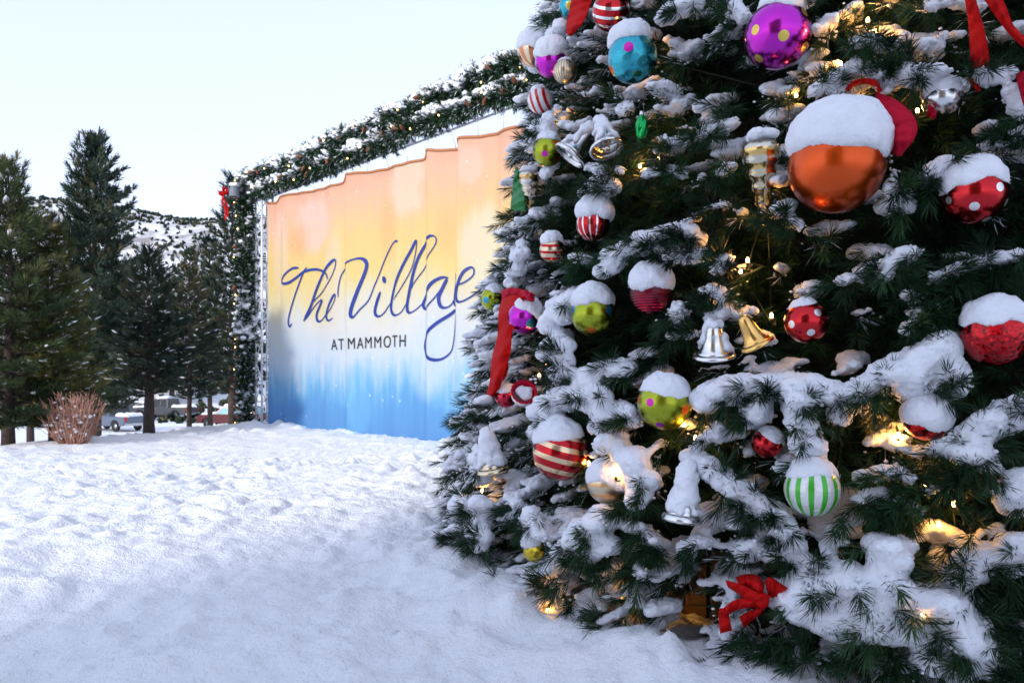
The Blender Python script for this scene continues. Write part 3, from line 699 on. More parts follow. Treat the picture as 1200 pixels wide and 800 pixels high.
def garland(name, label, P, rad, seed, ntip, ncone, nbulb, snowp, per=36, nl=.105, face=None):
    """P path; a fat rope of short green shoots with cones, lamps and lying snow"""
    rng = np.random.default_rng(seed); P = np.asarray(P, float)
    seg = np.linalg.norm(np.diff(P, axis=0), axis=1); cum = np.concatenate([[0], np.cumsum(seg)]); Lt = cum[-1]
    root = thing(name, label, 'garland', P[len(P) // 2], 0, 'pine garlands on the banner frame'); o0 = np.array(root.location)
    at = lambda u: np.stack([np.interp(u, cum, P[:, c]) for c in range(3)], -1) - o0
    mb = MB(); mb.tube(at(np.linspace(0, Lt, 60)), .02, 5); mb.build('core_wire', MT['wire'], root)
    u = rng.random(ntip) * Lt; B = at(u); T = norm(at(np.minimum(u + .05, Lt)) - at(np.maximum(u - .05, 0)))
    rd = norm(rng.normal(size=(ntip, 3))); rd = norm(rd - T * (rd * T).sum(1)[:, None])
    A = norm(rd + T * rng.normal(0, .5, (ntip, 1)) + np.array([0, 0, -.15]))
    bulge = .75 + .5 * (vn3(u * 1.9, seed, 0) * .5 + .5) * 1.2
    Ls = rad * rng.uniform(.45, 1.0, ntip) * bulge
    V, Qq, Tt = brush(B + A * .02, A, Ls, per, nl, .013, rng, (.5, 1.1), .4)
    tone = np.clip(rng.normal(.5, .2, ntip), 0, .93); tone = np.repeat(np.where(rng.random((ntip, per)) < .10, 1.0, tone[:, None]).ravel(), 5)
    mesh_np('foliage', V, [Qq, Tt], MT['needle'], root, False, {'tone': tone})
    up = A[:, 2] + rng.normal(0, .35, ntip) + .8 * vn3(u * 2.3, seed + 4, 0)
    pick = up > np.quantile(up, 1 - snowp)
    C, Rr = [], []
    for b, a, l in zip(B[pick], A[pick], Ls[pick]):
        for k in (.45, .75, 1.0):
            C.append(b + a * l * k + np.array([0, 0, .025]) + rng.normal(0, .012, 3)); r = rng.uniform(.03, .075); Rr.append([r * 1.2, r * 1.2, r * .75])
    V, Fc = blobs(np.array(C), np.array(Rr), 1)
    remesh('snow', V, Fc, .022, MT['snow'], root, 2, .012, .06)
    for k in range(ncone):
        uu = np.array([rng.uniform(.03, .97) * Lt]); b = at(uu)[0]; d = norm(np.array([BN[0], BN[1], rng.uniform(-.6, .3)]) + rng.normal(0, .35, 3) + (0 if face is None else face))
        prof = []
        for q in range(9):
            zq = .075 - .15 * q / 8; rr = .045 * math.sin(math.pi * (.08 + .84 * q / 8)) ** .7; prof += [(rr * .72, zq + .008), (rr, zq)]
        V, q = lathe([(.001, .085)] + prof + [(.001, -.085)], 12, 6, .1)
        mesh_np('pine_cone', V @ rot_to(norm(rng.normal(size=3) + d)).T, q, MT['cone'], root, True, loc=b + d * rad * .92)
    for k in range(nbulb):
        uu = np.array([(k + rng.uniform(.1, .9)) / nbulb * Lt]); b = at(uu)[0]; d = norm(np.array([BN[0], BN[1], rng.uniform(-.5, .4)]) + rng.normal(0, .3, 3) + (0 if face is None else face))
        V, Fc = blobs(np.zeros((1, 3)), np.array([[.013, .013, .018]]), 2); mesh_np('bulb', V, Fc, MT['bulb_dim'], root, True, loc=b + d * rad * 1.02)
    return root
sB = np.linspace(-1.35, BW + .3, 44)
wob = lambda s, k: .05 * vn3(s * 1.4, k, 0)
garland('garland', 'upper of the two snowy pine garlands along the top of the banner truss', [b3(s, .10, 6.40 + .34 * s / BW + wob(s, 3)) for s in sB], .25, 11, 2000, 12, 10, .36)
garland('garland', 'lower of the two snowy pine garlands, just above the banner hem', [b3(s, .12, 6.03 + .28 * s / BW + wob(s, 8)) for s in sB], .24, 12, 1900, 14, 12, .26)
garland('garland', 'upright pine garland down the outer face of the left truss tower, lit with warm bulbs', [b3(-.66 - .02 * math.sin(z * 2), .27, z) for z in np.linspace(6.4, zt + .05, 30)], .27, 13, 1700, 18, 16, .17, face=np.array([-.4, -.3, 0]))
# stage lamp on the tower head
lc = b3(-.55, .62, 5.95); r = thing('stage_lamp', 'small grey stage lamp can hung from the left tower head among the garland', 'lamp', lc)
V, q = lathe([(.001, .17), (.07, .16), (.12, .08), (.13, -.12), (.14, -.13), (.12, -.12), (.11, .0), (.001, .01)], 28); mesh_np('can', V, q, MT['lampcan'], r)
mb = MB(); mb.tube([(-.14, 0, .0), (-.15, 0, .22), (0, 0, .30), (.15, 0, .22), (.14, 0, .0)], .012, 6); mb.build('yoke', MT['lampcan'], r)
C = np.array([[rng.uniform(-.09, .09), rng.uniform(-.09, .09), .17] for _ in range(24)]); V, Fc = blobs(C, np.full(24, .055), 1); remesh('snow_cap', V, Fc, .018, MT['snow'], r, 2, .006, .05)
# ------------------------------------------------------------------ the decorated tree
HTOP = TR0 / TSL
def S_(px, py, off=0.0):
    """where a line of sight meets the cone of the crown (grown by off); past its outline, the nearest point of it"""
    d = np.array([(px - 600) / F, 1.0, (HZ - py) / F]); o = np.array([0, 0, EYE])
    # |xy(t)-TC|^2 = (TR0+off - TSL z)^2
    k0 = TR0 + off - TSL * o[2]; k1 = -TSL * d[2]
    a = d[0] ** 2 + d[1] ** 2 - k1 ** 2; b = 2 * (d[0] * (o[0] - TC[0]) + d[1] * (o[1] - TC[1]) - k0 * k1); c = (o[0] - TC[0]) ** 2 + (o[1] - TC[1]) ** 2 - k0 ** 2
    q = b * b - 4 * a * c
    t = (-b - math.sqrt(q)) / (2 * a) if q > 0 else -b / (2 * a)
    return o + d * t
def proj(P):
    P = np.atleast_2d(P); return 600 + F * P[:, 0] / P[:, 1], HZ - F * (P[:, 2] - EYE) / P[:, 1]
rng = np.random.default_rng(2024); rnd = random.Random(2024)
xt = thing('christmas_tree', 'giant snow laden christmas tree covered with ornaments, filling the right half of the photo', 'christmas tree', (TC[0], TC[1], 0)); XO = np.array([TC[0], TC[1], 0.])

ORN = []     # (centre, radius, keep-clear length) of every hung ornament, so that no shoot pierces it
def facing(c):
    vd = norm(np.asarray(c) - np.array([0, 0, EYE])); rt = norm(np.cross(vd, [0, 0, 1])); up = np.cross(rt, vd)
    return vd, rt, up
def dist_mat(name, base, rough=.16, metal=1.0, dots=None, stripes=None, gores=None, ribs=0, facets=0, cen=None, base2=None, frost=.0, squash=1.0):
    """shiny painted plastic; patterns are laid out in the ornament's own space"""
    t = NT(name); co = t.coord(); nv = t.n('ShaderNodeVectorMath', operation='NORMALIZE'); t.l(co, nv.inputs[0]); N = nv.outputs[0]
    col = t.mix(t.noise(9, 4, .6, co), tuple(x * .85 for x in base[:3]) + (1,), base)
    vd, rt, up = facing(cen); mtl = metal; rg = t.math('ADD', t.math('MULTIPLY', t.noise(40, 4, .6, co), .16), rough - .04)
    if stripes:
        ax, freq, duty, c2, ph = stripes; ax = norm(rt * ax[0] + up * ax[1] - vd * ax[2])
        dp = t.n('ShaderNodeVectorMath', operation='DOT_PRODUCT'); t.l(N, dp.inputs[0]); dp.inputs[1].default_value = ax
        f = t.math('FRACT', t.math('MULTIPLY_ADD', dp.outputs['Value'], freq, 10 + ph)); f = t.math('LESS_THAN', f, duty)
        col = t.mix(f, col, c2)
    if gores:
        n, duty, c2 = gores; sx = t.n('ShaderNodeSeparateXYZ'); t.l(N, sx.inputs[0])
        an = t.math('ARCTAN2', sx.outputs[1], sx.outputs[0]); f = t.math('FRACT', t.math('MULTIPLY_ADD', an, n / (2 * math.pi), 20.3)); f = t.math('LESS_THAN', f, duty)
        col = t.mix(f, col, c2)
    if dots:
        for dx, dy, dr, c2 in dots:
            dd = norm(rt * dx - up * dy - vd * math.sqrt(max(.0, 1 - dx * dx - dy * dy)))
            ds = t.n('ShaderNodeVectorMath', operation='DISTANCE'); t.l(N, ds.inputs[0]); ds.inputs[1].default_value = dd
            f = t.math('LESS_THAN', ds.outputs['Value'], dr)
            col = t.mix(f, col, c2); rg = t.math('ADD', rg, t.math('MULTIPLY', f, .2))
    t.set(Base_Color=col, Metallic=mtl, Roughness=rg); t.b.inputs['Coat Weight'].default_value = .5; t.b.inputs['Coat Roughness'].default_value = .12
    if ribs:
        w = t.n('ShaderNodeTexWave', wave_type='BANDS', bands_direction='Z'); w.inputs['Scale'].default_value = ribs; t.l(co, w.inputs['Vector']); t.bump(w.outputs['Fac'], .9, .012)
    elif facets:
        v = t.n('ShaderNodeTexVoronoi', distance='EUCLIDEAN'); v.inputs['Scale'].default_value = facets; t.l(co, v.inputs['Vector']); t.bump(v.outputs['Distance'], .55, .012)
    else: t.bump(t.noise(14, 3, .5, co), .12, .01)
    return t.m
def cap_mesh(r, edge_el, top, tilt, seed, cen, fluff=.07):
    top = 1 + (top - 1) * .86; edge_el += 3
    vd, rt, up = facing(cen); axd = norm(np.array([0, 0, 1.0]) + rt * tilt[0] - np.append(vd[:2], 0) * tilt[1]); M = rot_to(axd)
    nt, npH = 30, 110; ph = np.arange(npH) / npH * 2 * np.pi
    te = R_(90 - edge_el) * (1 + .17 * fbm(np.cos(ph) * 1.2, np.sin(ph) * 1.2, seed, 2, 5) + .022 * vn3(np.cos(ph) * 5, np.sin(ph) * 5, seed) + .02 * vn3(np.cos(ph) * 17, np.sin(ph) * 17, seed))
    u = np.linspace(0, 1, nt)[:, None]; th = u * te[None]
    thick = (top - 1.0) * (1 - u ** 2) ** .85 + .05 * np.sqrt(np.clip(1 - u ** 3, 0, 1))
    d = np.stack([np.sin(th) * np.cos(ph), np.sin(th) * np.sin(ph), np.cos(th)], -1)
    bump = fluff * fbm(d[..., 0] * 3.2, d[..., 1] * 3.2, d[..., 2] * 3.2 + seed, 4, 6) * (.35 + .65 * (1 - u ** 4))
    rr = r * (1 + thick * (1 + .0) + bump * np.clip(thick * 8, 0, 1)); rr[-1] = r * .985
    V = (d * rr[..., None]).reshape(-1, 3)
    Vb = (d[-1] * (r * .93)).reshape(-1, 3)
    V = np.vstack([V, Vb])
    i, j = np.meshgrid(np.arange(nt), np.arange(npH), indexing='ij')
    q = np.stack([i * npH + j, (i + 1) * npH + j, (i + 1) * npH + (j + 1) % npH, i * npH + (j + 1) % npH], -1).reshape(-1, 4)
    # grit at the rim
    k = np.arange(npH); rim = d[-2] * (r * 1.03)
    Vg, Fg = blobs(rim[rng.choice(npH, 90)] * rng.uniform(.985, 1.0, (90, 1)) + rng.normal(0, r * .03, (90, 3)), rng.uniform(r * .008, r * .024, 90), 1)
    return (V @ M.T), q, Vg @ M.T, Fg
def hang_ball(label, px, py, rpx, off, mat_kw, cap=None, group='baubles on the christmas tree', cat='bauble', name='bauble', clear=.5, topcap=True, squash=1.0, smooth=True):
    c = S_(px, py, off); r = rpx / F * c[1]
    ORN.append((c, r * 1.02, clear))
    root = thing(name, label, cat, c, 0, group)
    V0, F0 = ICO[3]; bm = bmesh.new(); bmesh.ops.create_uvsphere(bm, u_segments=64, v_segments=40, radius=r)
    me = bpy.data.meshes.new('ball'); bm.to_mesh(me); bm.free(); me.polygons.foreach_set('use_smooth', np.ones(len(me.polygons), bool))
    link(bpy.data.objects.new('ball', me), root, dist_mat('paint_' + str(int(px)) + '_' + str(int(py)), cen=c, **mat_kw))
    if topcap:
        V, q = lathe([(.001, 1.12 * r), (.10 * r, 1.12 * r), (.14 * r, 1.09 * r), (.16 * r, .96 * r)], 20, 10, .04); mesh_np('hanger_cap', V, q, MT['gold'], root)
        mb = MB(); a = np.linspace(0, 2 * np.pi, 13); mb.tube(np.stack([.07 * r * np.cos(a), 0 * a, 1.17 * r + .07 * r * np.sin(a)], 1), .012 * r, 5, False); mb.build('hanger_ring', MT['silver'], root)
    if cap:
        ee, top, tl = cap; V, q, Vg, Fg = cap_mesh(r, ee, top, tl, px * .13, c)
        mb = MB(); mb.add(V, q); mb.add(Vg, Fg); mb.build('snow_cap', MT['snow'], root)
    return root
W_ = (.85, .85, .84, 1); RED = (.55, .006, .012, 1); LIME = (.36, .42, .015, 1); PURP = (.55, .012, .50, 1); ORG = (.72, .085, .004, 1); TURQ = (.03, .40, .50, 1)
GOLD = (.75, .55, .10, 1); CREAM = (.75, .62, .42, 1); MAG = (.60, .02, .38, 1); ORD = (.75, .16, .02, 1); BLU = (.04, .30, .50, 1); GRN = (.05, .45, .02, 1)
B = hang_ball
B('purple bauble with gold dots under a tall snow cap, above the ringed cone ornament', 911, 42, 38, .12, dict(base=PURP, dots=[(-.64, -.25, .15, GOLD), (.18, .02, .16, GOLD), (-.55, .58, .15, GOLD), (.78, -.55, .15, GOLD), (.78, .42, .15, GOLD)]), (38, 1.32, (.15, 0)), topcap=False)
B('large plain satin orange bauble, the biggest of all, under a deep dome of snow', 980, 195, 54, .16, dict(base=ORG, rough=.30), (6, 1.50, (.08, 0)), topcap=False, clear=.8)
B('red bauble with white dots and a snow cap, right of the big orange bauble', 1142, 228, 35, .12, dict(base=RED, dots=[(.72, -.16, .15, W_), (.0, .38, .15, W_), (.9, .36, .14, W_), (.35, .86, .15, W_), (-.75, .1, .13, W_)]), (10, 1.28, (-.05, .1)), topcap=False)
B('deep red faceted bauble under thick snow, cut by the right edge of the photo', 1166, 391, 38, .12, dict(base=RED, facets=55), (12, 1.22, (.1, .1)), topcap=False)
B('red bauble with white dots and only a small snow cap, hanging before the dark hollow', 945, 377, 25, .08, dict(base=RED, dots=[(-.66, .1, .18, W_), (.2, .5, .18, W_), (.5, -.42, .18, W_), (-.4, .88, .15, W_)]), (44, 1.14, (-.25, 0)), topcap=False)
B('crimson bauble with ribbed rings under a pointed snow cap, mid height of the tree', 763, 343, 25, .10, dict(base=(.50, .01, .045, 1), ribs=26), (2, 1.55, (-.05, 0)), topcap=False)
B('snow capped lime bauble with an orange dot below, left of the ribbed crimson bauble', 695, 368, 26, .10, dict(base=LIME, rough=.24, dots=[(-.08, .72, .2, ORD), (.72, -.15, .2, BLU), (-.9, -.2, .18, BLU)]), (18, 1.5, (-.05, 0)), topcap=False)
B('magenta bauble with a blue dot, half buried in snow beside the long red ribbon', 615, 372, 20, .08, dict(base=PURP, dots=[(.35, .35, .28, BLU), (-.5, -.5, .2, MAG)]), (14, 1.3, (.6, 0)), topcap=False)
B('small lime bauble with a blue dot, at the left tree outline against the banner', 577, 350, 14, .06, dict(base=LIME, dots=[(-.55, .1, .28, BLU), (.3, .6, .25, BLU)]), (24, 1.3, (.3, 0)), topcap=False)
B('lime bauble with a magenta dot, near the upper left outline beside the silver bells', 642, 177, 18, .12, dict(base=LIME, rough=.24, dots=[(-.2, .16, .2, MAG), (.7, .5, .2, ORD), (.5, -.5, .2, ORD)]), (34, 1.3, (.15, 0)), topcap=False)
B('turquoise bauble with a pink dot under a leaning snow cap, upper part of the tree', 741, 68, 29, .12, dict(base=TURQ, rough=.22, facets=22, dots=[(-.15, -.42, .2, MAG), (-.85, .4, .2, ORD), (.4, -.2, .0, MAG)]), (30, 1.55, (-.1, 0)), topcap=False)
B('glossy red bauble ringed with white bands at the top edge of the photo', 716, 14, 22, .10, dict(base=RED, stripes=((.08, 1, .25), 2.2, .32, W_, .35)), (68, 1.1, (0, 0)))
B('small blue bauble with a yellow dot, topmost at the left outline of the tree', 668, 8, 13, .10, dict(base=TURQ, dots=[(.0, -.1, .4, GOLD)]), None)
B('magenta bauble under snow at the upper left outline, before the champagne ribbed bauble', 646, 72, 19, .14, dict(base=PURP, dots=[(.4, .7, .2, GOLD)]), (8, 1.6, (.1, .2)), topcap=False)
B('champagne bauble with upright ribs, right of the snowy magenta bauble', 662, 84, 14, .10, dict(base=CREAM, rough=.25, gores=(26, .35, (.30, .24, .16, 1))), (52, 1.15, (0, 0)), topcap=False)
B('white bauble with red swirls on the upper left outline of the tree', 633, 118, 15, .08, dict(base=W_, rough=.2, metal=.1, stripes=((.85, .3, .2), 1.9, .42, RED, .1)), (46, 1.2, (-.2, 0)), topcap=False)
B('snow covered orange and cream bauble jutting highest left of the tree, above the garlands', 626, 58, 20, .14, dict(base=(.7, .25, .1, 1), gores=(9, .5, CREAM)), (-12, 1.22, (.1, .2)), topcap=False)
B('red bauble with a white starburst, upper left of the tree under a pointed snow cap', 695, 263, 20, .10, dict(base=RED, gores=(14, .22, W_)), (12, 1.9, (.1, 0)), topcap=False)
B('cream bauble with red bands and a snow cap, left of the long snowy bough', 647, 293, 15, .10, dict(base=CREAM, rough=.22, stripes=((.0, 1, .1), 2.0, .38, RED, .35)), (30, 1.6, (.0, 0)), topcap=False)
B('small red bauble below the long red ribbon, against the red and white cup', 593, 465, 13, .06, dict(base=(.5, .01, .04, 1)), (12, 1.4, (0, 0)), topcap=False)
B('lime bauble with magenta and orange dots under a round snow cap, centre of the tree', 779, 472, 32, .12, dict(base=LIME, rough=.24, dots=[(-.52, -.02, .15, MAG), (.72, .25, .17, ORD), (-.18, .80, .15, (.25, .02, .45, 1)), (-.93, -.15, .15, ORD)]), (18, 1.12, (.1, 0)), topcap=False)
B('large bauble with slanting red and gold bands, low on the left side of the tree', 657, 530, 33, .12, dict(base=RED, rough=.2, stripes=((.25, .95, .15), 2.4, .42, (.80, .60, .36, 1), .55)), (26, 1.3, (-.1, 0)), topcap=False)
B('cream bauble nearly buried in glowing snow, right of the red and gold banded bauble', 712, 566, 24, .08, dict(base=CREAM, rough=.3, stripes=((.0, 1, .1), 2.0, .3, (.75, .45, .2, 1), .2)), (-4, 1.35, (.3, 0)), topcap=False)
B('small yellow faceted bauble under a pointed snow cap, lowest on the left of the tree', 626, 645, 13, .10, dict(base=(.75, .55, .03, 1), rough=.2, facets=40), (24, 1.9, (-.3, 0)), topcap=False)
B('red bauble half hidden by snow, between the long snowy ridge and the green striped bauble', 899, 519, 18, .06, dict(base=RED), (18, 1.15, (.5, 0)), topcap=False)
B('white bauble with upright green stripes, snow piled on its top, lower middle of the tree', 952, 573, 32, .14, dict(base=(.80, .82, .80, 1), rough=.22, metal=.2, gores=(13, .42, GRN)), (24, 1.22, (-.05, 0)), topcap=False)
B('red bauble showing only its underside below a big hood of snow on the ridge', 1086, 490, 26, .10, dict(base=RED, facets=30), (-26, 1.18, (.05, 0)), topcap=False)
B('silver bauble under snow, behind the crimson bow loop of the orange bauble', 1104, 116, 22, .06, dict(base=(.75, .75, .76, 1), rough=.15), (0, 1.2, (-.1, 0)), topcap=False)

# bells
def bell(label, px, py, mouth_px, h_px, axd, off, mat, snow=0.0, group='bells on the christmas tree'):
    """px,py: middle of the mouth; axd: direction mouth to crown as (right, up, towards viewer)"""
    c = S_(px, py, off); k = c[1] / F; vd, rt, up = facing(c); a = norm(rt * axd[0] + up * axd[1] - vd * axd[2]); M = rot_to(a)
    rm, h = mouth_px * k, h_px * k; root = thing('bell', label, 'bell', c, 0, group)
    ORN.append((c + a * h * .4, max(rm, h * .55), .4))
    p = [(.001, 1.), (.12, .995), (.27, .95), (.37, .85), (.43, .66), (.49, .46), (.58, .28), (.72, .14), (.86, .06)]
    V, q = lathe([(x * rm, z * h) for x, z in p] + [(.80 * rm, .06 * h), (.55 * rm, .26 * h), (.42 * rm, .5 * h), (.3 * rm, .85 * h), (.001, .92 * h)], 40); mesh_np('shell', V @ M.T, q, mat, root)
    V, q = lathe([(.85 * rm, .075 * h), (.93 * rm, .06 * h), (1.0 * rm, .0), (.99 * rm, -.05 * h), (.92 * rm, -.06 * h), (.80 * rm, .05 * h)], 40, 24, .012); mesh_np('lip', V @ M.T, q, mat, root)
    V, Fc = blobs(np.array([[0, 0, .02 * h]]), np.array([[.18 * rm] * 3]), 2); mesh_np('clapper', V @ M.T, Fc, mat, root)
    mb = MB(); tt = np.linspace(0, 2 * np.pi, 15); mb.tube(np.stack([.12 * rm * np.cos(tt), 0 * tt, h * 1.02 + .13 * rm + .12 * rm * np.sin(tt)], 1) @ M.T, .035 * rm, 6, False); mb.build('hanging_loop', mat, root)
    if snow:
        C, Rr = [], []
        for _ in range(int(90 * snow)):
            zq = rng.uniform(.12, 1.08); an = rng.uniform(0, 2 * math.pi); rr = np.interp(zq, [0, .1, .5, .9, 1.1], [.9, .8, .5, .36, .1]) * rm
            v = M @ np.array([rr * math.cos(an), rr * math.sin(an), zq * h])
            n_ = M @ np.array([math.cos(an), math.sin(an), .3])
            if n_[2] > .15 - .5 * (snow > 1) or zq > .95: C.append(v); Rr.append(rm * rng.uniform(.16, .28))
        if C:
            V, Fc = blobs(np.array(C), np.array(Rr), 1); remesh('snow_cap', V, Fc, .01, MT['snow'], root, 3, .006, .04)
    return root
bell('silver bell with a decorated rim, hanging mouth down left of the gold bell', 837, 416, 25, 38, (-.02, 1, .28), .10, MT['silver'], .5)
bell('shiny gold bell tilted with its mouth to the lower right', 887, 403, 20, 38, (-.42, .85, .2), .12, MT['gold'])
bell('silver bell opening to the lower left, left one of the snowy bell pair', 668, 182, 21, 42, (.62, .75, -.25), .14, MT['silver'], .8)
bell('silver bell showing its dark mouth, right one of the snowy bell pair', 711, 174, 21, 40, (-.2, .72, -.5), .14, MT['silver'], .7)
bell('silver bell wrapped in snow with only its rim showing, right of the buried cream bauble', 799, 607, 24, 62, (.12, 1, .15), .16, MT['silver'], 1.7)
bell('champagne bell under snow with its rim showing, at the lower left outline of the tree', 578, 551, 20, 44, (-.2, 1, .18), .12, MT['champagne'], 1.6)
# the red and white cup
c = S_(614, 460, .12); k = c[1] / F; vd, rt, up = facing(c); a = norm(rt * .15 + up * .45 - vd * .85); M = rot_to(a); ORN.append((c, 16 * k, .4))
cup = thing('cup_ornament', 'red and white striped round cup ornament filled with snow, below the long red ribbon', 'ornament', c)
V, q = lathe([(13 * k, -2 * k), (16 * k, 2 * k), (15 * k, 4 * k), (12.5 * k, 1 * k), (11 * k, -4 * k)], 36, 18, .02); mesh_np('rim', V @ M.T, q, MT['velvet_pink'], cup)
V, q = lathe([(13 * k, -1 * k), (14 * k, -8 * k), (10 * k, -15 * k), (.001, -18 * k)], 36); mesh_np('bowl', V @ M.T, q, simple('cup_plastic', W_, .3), cup)
C = np.array([[rng.uniform(-7, 7), rng.uniform(-7, 7), -2] for _ in range(26)]) * k; V, Fc = blobs(C, np.full(26, 4.6 * k), 1); remesh('snow_fill', V @ M.T, Fc, .008, MT['snow'], cup, 3, .004, .03)
# cone shaped ornaments
def cone_orn(label, px, py, w_px, h_px, off, axd, mat_kw, rings):
    c = S_(px, py, off); k = c[1] / F; vd, rt, up = facing(c); M = rot_to(norm(rt * axd[0] + up * axd[1] - vd * axd[2]))
    root = thing('cone_ornament', label, 'ornament', c, 0, 'cone ornaments on the christmas tree')
    prof = [(.001, 1.02), (.5, 1.0), (.92, .93), (1.0, .86)]
    for q in range(rings):
        z0 = .84 - q * .84 / rings; w0 = 1 - .92 * (q / rings); prof += [(w0 * .90, z0), (w0 * .98, z0 - .3 / rings), (w0 * .93, z0 - .62 / rings)]
    prof += [(.03, -.06), (.001, -.08)]
    V, q = lathe([(x * w_px * k, (z - .5) * h_px * k) for x, z in prof], 32)
    mesh_np('cone', V @ M.T, q, dist_mat('cone_%d' % px, cen=c, **mat_kw), root)
    V, q = lathe([(.3 * w_px * k, .5 * h_px * k), (.32 * w_px * k, .57 * h_px * k), (.001, .59 * h_px * k)], 16); mesh_np('hanger_cap', V @ M.T, q, MT['gold'], root)
    for z in (.3, .1, -.1, -.28, -.42): ORN.append((c + M @ np.array([0, 0, z * h_px * k]), w_px * k * (.62 + z * .9), .4))
    C = np.array([[rng.uniform(-.6, .6), rng.uniform(-.6, .6), 0] for _ in range(22)]) * w_px * k + M @ np.array([0, 0, .53 * h_px * k]); V, Fc = blobs(C, np.full(22, .33 * w_px * k), 1); remesh('snow_cap', V, Fc, .009, MT['snow'], root, 3, .005, .04)
    return root
cone_orn('silver and gold ringed cone ornament, point down, left of the big orange bauble', 893, 211, 22, 94, .10, (-.03, 1, .1), dict(base=(.72, .66, .52, 1), rough=.14, stripes=((0, 1, 0), 5.2, .35, (.80, .55, .18, 1), 0)), 5)
cone_orn('white and gold ringed cone ornament, point down, beside the green ribbon', 621, 225, 12, 50, .08, (-.05, 1, .1), dict(base=(.78, .74, .66, 1), rough=.2, stripes=((0, 1, 0), 4, .35, (.75, .5, .2, 1), 0)), 5)
c = S_(752, 152, .10); k = c[1] / F; ORN.append((c, 12 * k, .4)); r = thing('drop_ornament', 'emerald green twisted drop ornament, small and narrow, right of the silver bell pair', 'ornament', c)
V, q = lathe([(x * k, z * k) for x, z in [(.01, 19), (2.5, 17), (5.5, 11), (7, 5), (7.2, 0), (6, -7), (3.5, -14), (1, -20), (.01, -21)]], 30, 5, .12)
an = np.arctan2(V[:, 1], V[:, 0]) + V[:, 2] / k * .06; rr = np.hypot(V[:, 0], V[:, 1]); V[:, 0], V[:, 1] = rr * np.cos(an), rr * np.sin(an)
mesh_np('drop', V, q, simple('emerald_plastic', (.01, .38, .08, 1), .12, .8), r)
V, q = lathe([(2.6 * k, 17 * k), (2.8 * k, 21 * k), (.001, 22 * k)], 14); mesh_np('hanger_cap', V, q, MT['silver'], r)

# ribbons: two edge lines (picture position, stand-off) joined by a thin curved strip
def strip(name, A, Bp, oa, ob, bulge, mat, root, curl=0.0):
    n = 22; t = np.linspace(0, 1, len(A)); u = np.linspace(0, 1, n)
    A = cat_rom(np.array(A, float), 8); Bp = cat_rom(np.array(Bp, float), 8); n = len(A)
    u = np.linspace(0, 1, n); oa = np.interp(u, np.linspace(0, 1, len(oa)), oa); ob = np.interp(u, np.linspace(0, 1, len(ob)), ob)
    m = 7; rows = []
    for i in range(n):
        for j in range(m):
            w = j / (m - 1); p = A[i] * (1 - w) + Bp[i] * w
            rows.append(S_(p[0], p[1], oa[i] * (1 - w) + ob[i] * w + bulge * math.sin(math.pi * w) + .014 * math.sin(u[i] * 9 + w * 2) + .006 * math.sin(u[i] * 31 + w * 5) + .005 * math.sin(w * 14)))
    P = np.array(rows); i, j = np.meshgrid(np.arange(n - 1), np.arange(m - 1), indexing='ij')
    q = np.stack([i * m + j, i * m + j + 1, (i + 1) * m + j + 1, (i + 1) * m + j], -1).reshape(-1, 4)
    V = np.concatenate([P, P + norm(P - np.array([0, 0, EYE])) * .002]); N0 = n * m
    per = np.concatenate([np.arange(m), np.arange(1, n) * m + m - 1, (n - 1) * m + np.arange(m - 2, -1, -1), np.arange(n - 2, 0, -1) * m])
    rim = np.stack([per, np.roll(per, -1), np.roll(per, -1) + N0, per + N0], -1)
    c = P.mean(0); ORN.append((c, np.linalg.norm(P - c, axis=1).max() * .45, .25))
    for s_ in (.15, .85): ORN.append((P[int(s_ * (n - 1)) * m + 3], np.linalg.norm(P[int(s_ * (n - 1)) * m] - P[int(s_ * (n - 1)) * m + m - 1]) * .42, .25))
    return onto(mesh_np(name, V, [q[:, ::-1], q + N0, rim], mat, None, True), root)
def rroot(label, px, py, name='ribbon_bow', cat='ribbon'): return thing(name, label, cat, S_(px, py, .1), 0, 'ribbons on the christmas tree')
r = rroot('crimson bow with a snowy open loop tied over the big orange bauble', 1035, 120)
strip('loop', [(1026, 107), (1048, 116), (1068, 132), (1075, 148), (1072, 162), (1056, 183)], [(1028, 146), (1032, 148), (1037, 153), (1041, 160), (1044, 170), (1047, 183)], [.10, .16, .22, .22, .20, .16], [.12, .16, .18, .18, .17, .15], .05, MT['velvet_pink'], r)
strip('loop', [(990, 104), (1000, 95), (1012, 92), (1026, 94), (1034, 106)], [(994, 108), (1002, 102), (1013, 99), (1024, 102), (1030, 110)], [.14, .18, .2, .2, .16], [.10, .12, .13, .13, .12], .02, MT['velvet'], r)
strip('tail', [(1088, 122), (1094, 126), (1098, 132)], [(1086, 136), (1090, 138), (1096, 140)], [.1, .12, .12], [.1, .12, .12], .01, MT['velvet_pink'], r)
r = rroot('long scarlet ribbon tails hanging from above at the upper right of the tree', 1150, 30)
strip('tail', [(1128, -12), (1134, 20), (1136, 50), (1138, 80)], [(1140, -12), (1148, 14), (1156, 45), (1161, 78)], [.12, .13, .14, .14], [.14, .16, .15, .13], .03, MT['velvet'], r)
strip('tail', [(1146, -12), (1164, 16), (1184, 42), (1206, 62)], [(1170, -12), (1180, 10), (1188, 30), (1206, 48)], [.16, .17, .17, .16], [.18, .2, .2, .18], .02, MT['velvet'], r)
strip('loop', [(1190, 88), (1194, 105), (1198, 120), (1204, 134)], [(1206, 80), (1210, 100), (1212, 118), (1214, 134)], [.12, .16, .16, .14], [.16, .2, .2, .16], .03, MT['velvet_pink'], r)
strip('tail', [(1135, 92), (1138, 100), (1146, 108)], [(1142, 90), (1146, 98), (1150, 106)], [.1, .1, .1], [.1, .1, .1], .01, MT['velvet'], r)
r = rroot('short scarlet ribbon tail at the very top left of the tree by the blue bauble', 680, 10)
